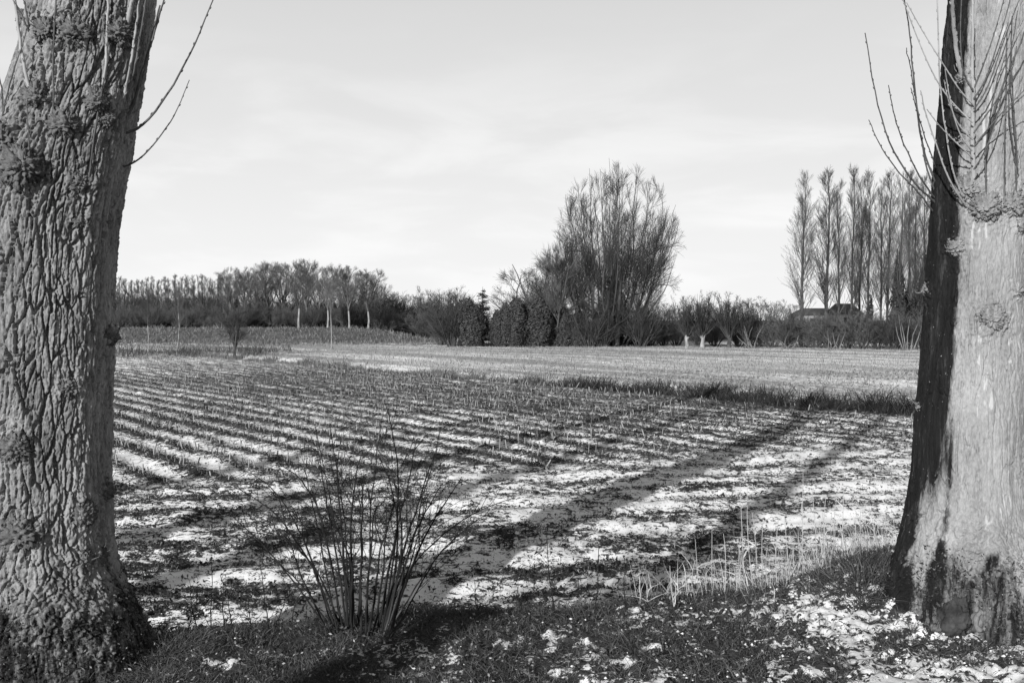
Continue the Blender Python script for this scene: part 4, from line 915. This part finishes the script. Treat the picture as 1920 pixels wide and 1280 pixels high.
# maize stubble: drilled rows 0.75 m apart
us = np.arange(-60, 120) * 0.75; mbS = MB(); S = []
for u0 in us:
    v = np.arange(-20, 130, 0.155); v = v + g.normal(size=v.size) * .03; v = v[g.random(v.size) < .86]
    u = u0 + g.normal(size=v.size) * .025; x = u * RN[0] + v * RD[0]; y = u * RN[1] + v * RD[1]
    ok = (y > 8) & (y < 86) & in_view(x, y); S.append(np.stack([x[ok], y[ok]], -1))
S = np.concatenate(S); hlS = headland(S[:, 0], S[:, 1]); duS = rowu(S[:, 0], S[:, 1]) - DITCH_U
patch = fbm(xy0(S[:, 0], S[:, 1]), .35, 2, 3.0)
keep = (g.random(len(S)) > hlS * 1.05) & (np.abs(duS) > 1.0) & (patch > -.32)
right_thin = sstep(0, 5, S[:, 0] - .12 * (S[:, 1] - 20)) * (duS < 0)
keep &= g.random(len(S)) > right_thin * .55
S = S[keep]; n = len(S); z = field_z(S[:, 0], S[:, 1]); hh = g.uniform(.07, .18, n) * np.where(duS[keep] > 0, .75, 1.0); tl = g.normal(size=(n, 2)) * .10
tl *= 2.6; P = np.stack([np.stack([S[:, 0], S[:, 1], z - .02], -1), np.stack([S[:, 0] + tl[:, 0] * hh, S[:, 1] + tl[:, 1] * hh, z + hh], -1)], 1)
mbS.add(*tubes(P, np.array([[.011, .009]]) * g.uniform(.8, 1.25, (n, 1)), 4))
o = mbS.build('maize_stubble', M['stalk']); tag(o, 'rows of short cut maize stalks standing across the snowy field', 'stubble', kind='stuff')
NST = n
# leaf litter and clods: dark flakes lying on the snow, thick along the rows
def scatter(n0, y0, y1, pw=1.0):
    y = (y0 ** (1 - pw) + g.random(n0) * (y1 ** (1 - pw) - y0 ** (1 - pw))) ** (1 / (1 - pw)) if pw != 1 else y0 * (y1 / y0) ** g.random(n0)
    x = g.uniform(-1, 1, n0) * (y * .58 + 1.5); return x, y
x, y = scatter(620000, 6.8, 48, 1.6); c = field_cover(x, y) + .55 * fbm(xy0(x, y), 5, 2, 8.0)
ok = (g.random(x.size) < sstep(.36, .8, c) * .9 + .07) & (edge(x, y) > 0.9) & (rowu(x, y) - DITCH_U < .6); x, y = x[ok], y[ok]; n = len(x)
z = field_z(x, y) + g.uniform(0.0, .02, n); a = g.uniform(0, 6.28, n); L_ = .008 + .036 * g.random(n) ** 2 * (1 + sstep(10, 30, y)); w = L_ * g.uniform(.12, .4, n)
d = np.stack([np.cos(a), np.sin(a), g.uniform(-.1, .45, n)], -1); sd = np.stack([-np.sin(a), np.cos(a), g.normal(size=n) * .5], -1); c0 = np.stack([x, y, z], -1)
mid_ = c0 + np.stack([0 * a, 0 * a, g.uniform(.0, .03, n)], -1)
V = np.stack([c0 - d * L_[:, None], mid_ - sd * w[:, None], c0 + d * L_[:, None], mid_ + sd * w[:, None]], 1).reshape(-1, 3)
o = obj('leaf_litter', V, np.concatenate([np.arange(4 * n).reshape(n, 4)[:, [0, 1, 3]], np.arange(4 * n).reshape(n, 4)[:, [1, 2, 3]]]), M['litter'], smooth=False); tag(o, 'dark leaf scraps and straw scattered over the snow of the field', 'litter', kind='stuff')
NLI = n
# torn leaves hanging on the stubble
ok = S[:, 1] < 45; q = S[ok]; q = np.repeat(q, 2, 0) + g.normal(size=(ok.sum() * 2, 2)) * .06; n = len(q); base = np.stack([q[:, 0], q[:, 1], field_z(q[:, 0], q[:, 1])], -1)
d = np.stack([g.normal(size=n) * .7, g.normal(size=n) * .7, g.uniform(.1, .9, n)], -1); d /= np.linalg.norm(d, axis=1, keepdims=True)
V, F = ribbons(base, d, g.uniform(.05, .2, n), g.uniform(.004, .012, n), g.uniform(.1, .5, n), g, 2); o = obj('maize_leaves', V, F, M['weed']); tag(o, 'torn dry maize leaves lying between the stubble rows', 'litter', kind='stuff')
# ditch weeds
n = 130000; v = g.uniform(-20, 75, n); du = g.normal(size=n) * .6; clump = fbm(np.stack([v * .5, du * .3, 0 * v], -1), 1.0, 3, 2.0); u = DITCH_U + du
x = u * RN[0] + v * RD[0]; y = u * RN[1] + v * RD[1]; ok = in_view(x, y, .62) & (y > 18) & (y < 75) & (clump > -.35 + .3 * sstep(34, 44, y)) & (g.random(n) < 1 - .55 * sstep(33, 42, y)); x, y, clump, v = x[ok], y[ok], clump[ok], v[ok]; n = len(x)
base = np.stack([x, y, field_z(x, y)], -1); d = np.stack([g.normal(size=n) * .4, g.normal(size=n) * .4, np.ones(n)], -1); d /= np.linalg.norm(d, axis=1, keepdims=True)
L_ = (.18 + .38 * np.clip(clump + .3, 0, 1)) * np.where(y > 37, .8, 1.0) * g.uniform(.6, 1.5, n); light = (g.random(n) < .05 + .85 * sstep(33, 41, y))
for nm, sel, mm, lab in (('ditch_weeds', ~light, 'weed', 'dark tangled dead weeds filling the ditch across the field'), ('ditch_grass', light, 'bankgrass', 'pale dry grass along the left half of the ditch')):
    V, F = ribbons(base[sel], d[sel], L_[sel], g.uniform(.006, .016, sel.sum()), g.uniform(.05, .5, sel.sum()), g, 3); o = obj(nm, V, F, M[mm]); tag(o, lab, 'weeds', kind='stuff')
# rough grass along the far edges
n = 26000; x = g.uniform(-75, 70, n); y = g.uniform(84, 118, n); ok = in_view(x, y, .6) & ((x < -5) | (y < 90)); x, y = x[ok], y[ok]; n = len(x); base = np.stack([x, y, bank_z(x, y)], -1)
d = np.stack([g.normal(size=n) * .3, g.normal(size=n) * .3, np.ones(n)], -1); cl = fbm(xy0(x, y), .3, 3)
V, F = ribbons(base, d, (.2 + .35 * np.clip(cl + .3, 0, 1)) * g.uniform(.6, 1.4, n), g.uniform(.02, .05, n), g.uniform(.1, .4, n), g, 2); o = obj('rough_grass', V, F, M['bankgrass']); tag(o, 'tussocky pale grass along the far field edge and dike', 'grass', kind='stuff')
n = 3000; x = g.uniform(-30, -16, n); y = g.uniform(62, 74, n); cl = fbm(xy0(x, y), .5, 3, 4.); ok = cl > -.05; x, y = x[ok], y[ok]; n = len(x); base = np.stack([x, y, field_z(x, y)], -1); d = np.stack([g.normal(size=n) * .35, g.normal(size=n) * .35, np.ones(n)], -1)
V, F = ribbons(base, d, g.uniform(.3, 1.0, n), g.uniform(.008, .02, n), g.uniform(.05, .3, n), g, 3); o = obj('tall_weeds', V, F, M['twig']); tag(o, 'tall dead weeds round the saplings at the left field edge', 'weeds', kind='stuff')

# ------------------------------------------------------------------ verge: grass, snow crumbs, stems
n = 150000; x = g.uniform(-3.6, 3.9, n); y = g.uniform(4.2, 7.3, n); e = edge(x, y); c = verge_cover(x, y) + .9 * fbm(xy0(x, y), 9, 3, 2.0)
ok = (e < .75) & (g.random(n) < sstep(.45, .95, c) * .9 + .05) & (np.hypot(x + 2.46, y - 5.3) > .5) & (np.hypot(x - 2.62, y - 5.75) > .35); x, y, e = x[ok], y[ok], e[ok]; n = len(x)
base = np.stack([x, y, verge_z(x, y) - .005], -1); tuft = np.clip(fbm(xy0(x, y), 2.5, 2, 9.0), 0, 1)
d = np.stack([g.normal(size=n) * .55, g.normal(size=n) * .55, np.ones(n)], -1); d /= np.linalg.norm(d, axis=1, keepdims=True)
V, F = ribbons(base, d, g.uniform(.025, .075, n) * (1 + 1.2 * tuft), g.uniform(.0011, .0026, n), g.uniform(.1, .9, n), g, 3); o = obj('verge_grass', V, F, M['grass']); tag(o, 'short dark winter grass on the verge in the foreground', 'grass', kind='stuff')
NGR = n
# small broad leaves and dead leaf bits among the grass
n = 14000; x = g.uniform(-3.6, 3.9, n); y = g.uniform(4.2, 7.0, n); c = verge_cover(x, y); ok = (edge(x, y) < .5) & (g.random(n) < sstep(.3, .9, c)); x, y = x[ok], y[ok]; n = len(x)
C_ = np.stack([x, y, verge_z(x, y) + g.uniform(.005, .05, n)], -1); V, F = leaf_quads(C_, np.array([0, -.3, 1.0]) + 0 * C_, .009, g, .5); o = obj('ground_leaves', V, F, simple('ground_leaf', 0.03, 0.25, island=True, stops=[(0, .025), (.7, .09), (1, .32)]), smooth=False); tag(o, 'small leaves lying among the verge grass', 'leaves', kind='stuff')
# crumbs of old snow caught in the grass
n = 60000; x = g.uniform(-3.2, 3.9, n); y = g.uniform(4.2, 6.6, n); c = verge_cover(x, y) + 1.1 * fbm(xy0(x, y), 8, 4, 12.0); ok = (edge(x, y) < .1) & (g.random(n) < sstep(.5, .1, c) * .16 * (.12 + .88 * sstep(-1.2, 1.8, x))); x, y = x[ok], y[ok]; n = len(x)
oc = np.array([[1, 0, 0], [0, 1, 0], [-1, 0, 0], [0, -1, 0], [0, 0, 1], [0, 0, -1]], float); of = np.array([[0, 1, 4], [1, 2, 4], [2, 3, 4], [3, 0, 4], [1, 0, 5], [2, 1, 5], [3, 2, 5], [0, 3, 5]])
V = np.stack([x, y, verge_z(x, y) + g.uniform(.005, .035, n)], -1)[:, None] + oc[None] * (.0025 + .008 * g.random((n, 1, 1)) ** 2) * g.uniform(.5, 1.4, (n, 6, 1)) * [1.3, 1.3, .8]
F = (np.arange(n)[:, None, None] * 6 + of[None]).reshape(-1, 3); o = obj('snow_crumbs', V, F, simple('old_snow', .5, .82, 20)); tag(o, 'crumbs of old snow caught in the verge grass', 'snow', kind='stuff')
# leafy sprouts and grass tufts at the foot of the left tree
n = 2600; a = g.uniform(-math.pi, 0.3, n); z = .36 * g.uniform(0, 1, n) ** 1.6; q = np.array([trL.surf(aa, zz, g.uniform(-.01, .05)) for aa, zz in zip(a, z)]); ok = fbm(q, 3, 2, 5.) + .35 - z > 0; q = q[ok]
V, F = leaf_quads(q, q * [1, 1, 0] + [0, 0, .4], .008, g, .45); obj('leafy_sprouts', V, F, simple('sprout_leaf', .03, .22, island=True, stops=[(0, .015), (.8, .05), (1, .2)]), treeL, smooth=False)['kind'] = 'stuff'
def tussock(name, label, cx, cy, rad, n, L0, L1, mat, group=None, out_=1.0):
    o = thing(name, label, 'grass', (cx, cy, float(verge_z(np.array([cx]), np.array([cy]))[0])), 0, group); a = g.uniform(0, 6.28, n); r_ = rad * np.sqrt(g.random(n)); x = np.cos(a) * r_; y = np.sin(a) * r_
    base = np.stack([x, y, verge_z(x + cx, y + cy) - o.location.z - .01], -1); d = np.stack([x / rad * out_ + g.normal(size=n) * .25, y / rad * out_ - .25 * out_ + g.normal(size=n) * .25, np.ones(n)], -1); d /= np.linalg.norm(d, axis=1, keepdims=True)
    V, F = ribbons(base, d, g.uniform(L0, L1, n), g.uniform(.0018, .0035, n), g.uniform(.2, .8, n), g, 4); b_ = obj('blades', V, F, M[mat], o); b_['kind'] = 'stuff'; return o
tussock('grass_tussock', 'overhanging dark grass tussock left of the right trunk', 2.12, 5.86, .26, 1000, .06, .20, 'grass', 'grass tussocks on the verge')
tussock('grass_tussock', 'grass tussock around the outer right root of the right trunk', 2.86, 5.52, .22, 900, .05, .15, 'grass', 'grass tussocks on the verge')
tussock('grass_tussock', 'grass tuft in front of the left trunk foot', -2.40, 4.85, .42, 1500, .05, .16, 'grass', 'grass tussocks on the verge', .6)
tussock('grass_tussock', 'dark little grass clump at the end of the fallen branch', 1.86, 5.98, .13, 380, .06, .15, 'grass', 'grass tussocks on the verge')
tussock('grass_tussock', 'grass tuft at the right side of the left trunk foot', -1.85, 5.15, .22, 600, .05, .15, 'grass', 'grass tussocks on the verge', .8)

# bare shrub on the verge edge --------------------------------------------------
bx0, by0 = (668 - 960) / FPX * 5.45, 5.45; bz = float(verge_z(np.array([bx0]), np.array([by0]))[0]); shrub = thing('bare_shrub', 'bare many-stemmed shrub fanning up from the verge edge', 'shrub', (bx0, by0, bz))
ST = [((600, 1185), (545, 960), (455, 880)), ((612, 1190), (560, 1010), (440, 905)), ((620, 1190), (585, 980), (560, 880)), ((625, 1192), (600, 960), (520, 870)), ((632, 1194), (608, 1000), (585, 930)), ((640, 1194), (622, 980), (605, 850)), ((645, 1195), (640, 960), (630, 860)), ((650, 1195), (648, 1000), (620, 800)),
      ((655, 1195), (655, 1030), (600, 960)), ((662, 1195), (660, 980), (680, 840)), ((668, 1196), (672, 990), (668, 900)), ((678, 1196), (680, 1010), (678, 920)), ((690, 1196), (694, 1020), (706, 940)), ((700, 1196), (715, 1040), (735, 950)), ((712, 1196), (720, 1060), (722, 960)), ((722, 1194), (738, 1020), (775, 830)),
      ((728, 1194), (745, 1010), (712, 850)), ((734, 1192), (742, 960), (716, 750)), ((738, 1192), (760, 1010), (810, 860)), ((742, 1192), (770, 1020), (830, 900)), ((746, 1190), (775, 1000), (822, 810)), ((750, 1188), (785, 1040), (870, 900)), ((755, 1188), (800, 1020), (960, 930)), ((758, 1186), (790, 1080), (850, 1010)), ((735, 1192), (738, 900), (556, 745)),
      ((606, 1188), (530, 1060), (430, 960)), ((598, 1184), (560, 1100), (480, 1040)), ((616, 1190), (570, 1090), (520, 930)), ((660, 1196), (640, 1060), (585, 800)), ((715, 1194), (750, 1060), (790, 960)), ((745, 1190), (830, 1040), (930, 960)), ((700, 1194), (700, 960), (720, 780)), ((628, 1192), (575, 1040), (490, 990)), ((752, 1188), (775, 1060), (812, 940))]
g = np.random.default_rng(5)
for i, (p0, p1, p2) in enumerate(ST):
    p0 = (672 + (p0[0] - 672) * .66, p0[1])
    Y0 = 5.45 + g.uniform(-.13, .13); dy = g.uniform(-.25, .3); a_ = at(*p0, Y0); m_ = at(*p1, Y0 + dy * .5); b_ = at(*p2, Y0 + dy); a_[2] = bz - .04
    tt = np.linspace(0, 1, 16)[:, None]; c = 2 * m_ - .5 * (a_ + b_); q = (1 - tt) ** 2 * a_ + 2 * tt * (1 - tt) * c + tt ** 2 * b_; q[1:] += np.cumsum(g.normal(size=(15, 3)) * .0035, 0); q -= np.array([bx0, by0, bz])
    r0 = g.uniform(.0055, .009) * (1.1 if 4 < i < 22 else .8); r0 = min(r0, .0058) if p2[1] < 815 else r0; rd = np.linspace(r0, .0020, 16); mb = MB().add(*tubes(q, rd, 7))
    A, RA = spawn(q[None], rd[None], 9, (.35, .97), (.4, .9), lambda t, pl: .10 + .30 * (1 - t), 6, .07, .09, .45, .0016, g); mb.add(*tubes(A, RA, 4))
    B, RB = spawn(A, RA, 2, (.3, .9), (.5, .9), lambda t, pl: pl * .4 + 0 * t, 4, .05, .1, .6, .0012, g); mb.add(*tubes(B, RB, 3))
    mb.build('stem', M['shrub_pale'] if i in (20, 24, 30) else M['shrub_stem'], shrub)
# dead weeds left of the shrub
for i, (px_, py, tp) in enumerate([(395, 1195, 1050), (418, 1198, 1075), (440, 1195, 1090), (470, 1200, 1110), (505, 1198, 1030), (518, 1200, 1120), (375, 1190, 1100), (540, 1195, 1090), (345, 1190, 1110), (1120, 1190, 1010), (1040, 1180, 1000), (980, 1190, 1070), (900, 1195, 1090), (1175, 1170, 1060)]):
    Y0 = 5.55 + g.uniform(-.1, .15) + .16 * (px_ > 850); a_ = at(px_, py, Y0); b_ = at(px_ + g.uniform(-25, 25), tp, Y0); a_[2] = float(verge_z(np.array([a_[0]]), np.array([Y0]))[0]) - .02; L_ = np.linspace(0, 1, 8)[:, None]; q = a_ + (b_ - a_) * L_ + np.cumsum(g.normal(size=(8, 3)) * .006, 0); loc = q[0].copy(); q -= loc
    mb = MB().add(*tubes(q, np.linspace(.004, .0014, 8), 5)); A, RA = spawn(q[None], np.linspace(.004, .0014, 8)[None], 10, (.1, 1), (.5, 1.1), lambda t, pl: .04 + .09 * (1 - t), 5, .05, .12, .6, .0011, g); mb.add(*tubes(A, RA, 3))
    V, F = leaf_quads(A[:, -1] + g.normal(size=(len(A), 3)) * .006, np.array([0, -1, .3]) + 0 * A[:, -1], .010, g, .5); mb.add(V, F)
    o = mb.build('dead_weed', M['shrub_stem']); o.location = loc
    tag(o, ('thin dead weed stem standing on the verge edge between the left trunk and the shrub' if px_ < 600 else 'thin dead weed stem standing on the verge edge right of the shrub'), 'weed', 'dead weeds on the left verge edge' if px_ < 600 else 'dead weeds on the middle verge edge')
# pale dry reed stems before the right tree
RE = [(1205, 1165, 1080), (1222, 1160, 1075), (1230, 1165, 1100), (1262, 1160, 1060), (1266, 1155, 1075), (1275, 1160, 1090), (1305, 1120, 1010), (1312, 1120, 1050), (1345, 1120, 990), (1362, 1110, 1000), (1385, 1120, 1010), (1400, 1120, 905), (1406, 1120, 915), (1424, 1105, 960), (1438, 1100, 970), (1395, 1120, 1000), (1462, 1100, 955), (1476, 1110, 965),
      (1520, 1105, 880), (1532, 1100, 915), (1545, 1100, 960), (1555, 1090, 930), (1568, 1105, 960), (1580, 1090, 920), (1590, 1100, 915), (1588, 1100, 985), (1605, 1090, 960), (1622, 1085, 955), (1635, 1090, 950), (1650, 1080, 975), (1660, 1085, 1000), (1672, 1075, 960), (1540, 1100, 1010), (1560, 1100, 1000), (1510, 1100, 990), (1495, 1110, 1010), (1450, 1110, 1030), (1375, 1120, 1060), (1330, 1125, 1060), (1290, 1140, 1070), (1245, 1160, 1110), (1610, 1090, 1000), (1640, 1085, 1010), (1575, 1100, 1030), (1600, 1095, 1030)]
for i, (px_, py, tp) in enumerate(RE):
    Y0 = 6.35 + g.uniform(-.15, .45) - .35 * (px_ < 1300); top = at(px_ + g.uniform(-8, 8) - 6, tp, Y0); x0 = top[0] + g.uniform(-.02, .09) * .6; a_ = np.array([x0, Y0, float(verge_z(np.array([x0]), np.array([Y0]))[0]) - .02]); tt = np.linspace(0, 1, 9)[:, None]
    q = a_ + (top - a_) * tt + np.array([1, 0, 0]) * (tt * (1 - tt)) * g.normal() * .05; q -= a_; mb = MB().add(*tubes(q, np.linspace(.0035, .0016, 9), 5)); lf = int(g.integers(1, 4)); bi = g.integers(1, 7, lf); n = lf
    V, F = ribbons(q[bi], np.stack([g.normal(size=n) * .5, g.normal(size=n) * .3, np.ones(n) * .8], -1), g.uniform(.08, .2, n), g.uniform(.002, .004, n), g.uniform(.3, .9, n), g, 4); mb.add(V, F)
    o = mb.build('reed_stem', M['drygrass']); o.location = a_; tag(o, 'pale dry reed stem standing upright before the right trunk' if px_ > 1480 else ('pale dry reed stem standing in the middle of the verge edge right of the shrub' if px_ > 1290 else 'short pale dry reed stem in the leftmost bunch right of the shrub'), 'reed', 'reeds before the right trunk' if px_ > 1480 else ('reeds in the middle of the verge edge' if px_ > 1290 else 'leftmost bunch of reeds'))
# lower dry grass between the reeds
n = 1500; x = g.uniform(.7, 2.75, n); e = g.normal(size=n) * .22 + .25; y = 5.9 + .22 * x + e; ok = g.random(n) < .25 + .75 * sstep(1.0, 2.2, x); x, y = x[ok], y[ok]; n = len(x); base = np.stack([x, y, verge_z(x, y) - .01], -1); d = np.stack([g.normal(size=n) * .22 - .1, g.normal(size=n) * .2, np.ones(n)], -1); d /= np.linalg.norm(d, axis=1, keepdims=True)
V, F = ribbons(base, d, g.uniform(.12, .42, n), g.uniform(.0012, .0026, n), g.uniform(.05, .4, n), g, 4); o = obj('dry_grass', V, F, M['drygrass']); tag(o, 'low pale dry grass between the reeds on the right verge edge', 'grass', kind='stuff')
# fallen branch
fb = thing('fallen_branch', 'dark crooked fallen branch lying on the snow below the reeds', 'branch', tuple(at(1460, 1105, 6.3))); c = np.array([at(px_, py, 6.3) for px_, py in [(1545, 1092), (1510, 1096), (1480, 1098), (1450, 1104), (1420, 1112), (1395, 1117), (1380, 1122)]]) - np.array(fb.location)
c[:, 1] += np.linspace(.0, .1, 7); mb = MB().add(*tubes(c, np.linspace(.012, .004, 7), 6)); A, RA = spawn(c[None], np.linspace(.012, .004, 7)[None], 8, (.2, 1), (.5, 1.1), lambda t, pl: .09 + 0 * t, 4, .03, .15, .5, .002, g); mb.add(*tubes(A, RA, 4)); mb.build('bough', M['shrub_stem'], fb)
# the photographer, standing behind the lens: only the shadow shows, low on the right
def person(loc, yaw):
    J = {'pel': (0, 0, .95, .15), 'belly': (0, 0, 1.12, .15), 'chest': (0, .01, 1.35, .165), 'neck': (0, .02, 1.52, .06), 'head0': (0, .04, 1.60, .085), 'head1': (0, .04, 1.72, .095), 'head2': (0, .03, 1.80, .05)}
    E = [('pel', 'belly'), ('belly', 'chest'), ('chest', 'neck'), ('neck', 'head0'), ('head0', 'head1'), ('head1', 'head2')]
    for s_ in (-1, 1):
        k = 'l' if s_ < 0 else 'r'
        J.update({k + 'hip': (s_ * .10, 0, .90, .10), k + 'knee': (s_ * .12, .02, .50, .065), k + 'ank': (s_ * .13, -.02, .09, .045), k + 'toe': (s_ * .15, .14, .04, .035), k + 'sh': (s_ * .19, 0, 1.44, .075), k + 'elb': (s_ * .27, .12, 1.24, .05), k + 'wri': (s_ * .12, .27, 1.48, .035), k + 'han': (s_ * .07, .30, 1.56, .04)})
        E += [('pel', k + 'hip'), (k + 'hip', k + 'knee'), (k + 'knee', k + 'ank'), (k + 'ank', k + 'toe'), ('chest', k + 'sh'), (k + 'sh', k + 'elb'), (k + 'elb', k + 'wri'), (k + 'wri', k + 'han')]
    ks = list(J); me = bpy.data.meshes.new('person'); me.from_pydata([J[k][:3] for k in ks], [(ks.index(a), ks.index(b_)) for a, b_ in E], []); me.materials.append(M['coat'])
    o = link('person', me, None, loc); o.rotation_euler = (0, 0, yaw); md = o.modifiers.new('skin', 'SKIN')
    for v_, k in zip(me.skin_vertices[0].data if me.skin_vertices else [], ks): v_.radius = (J[k][3], J[k][3])
    if me.skin_vertices: me.skin_vertices[0].data[0].use_root = True
    ss = o.modifiers.new('smooth', 'SUBSURF'); ss.levels = 2; ss.render_levels = 2
    return o
tag(person((-.05, -.42, -.01), 0.0), 'person in a dark coat raising a camera with both hands on the verge', 'person')
print('stubble', NST, 'litter', NLI, 'grass', NGR)
tt_ = sum(sum(len(p.vertices) - 2 for p in me.polygons) if len(me.polygons) < 2000 else len(me.loops) - 2 * len(me.polygons) for me in bpy.data.meshes)
print('unique tris', tt_, 'objects', len(bpy.data.objects))
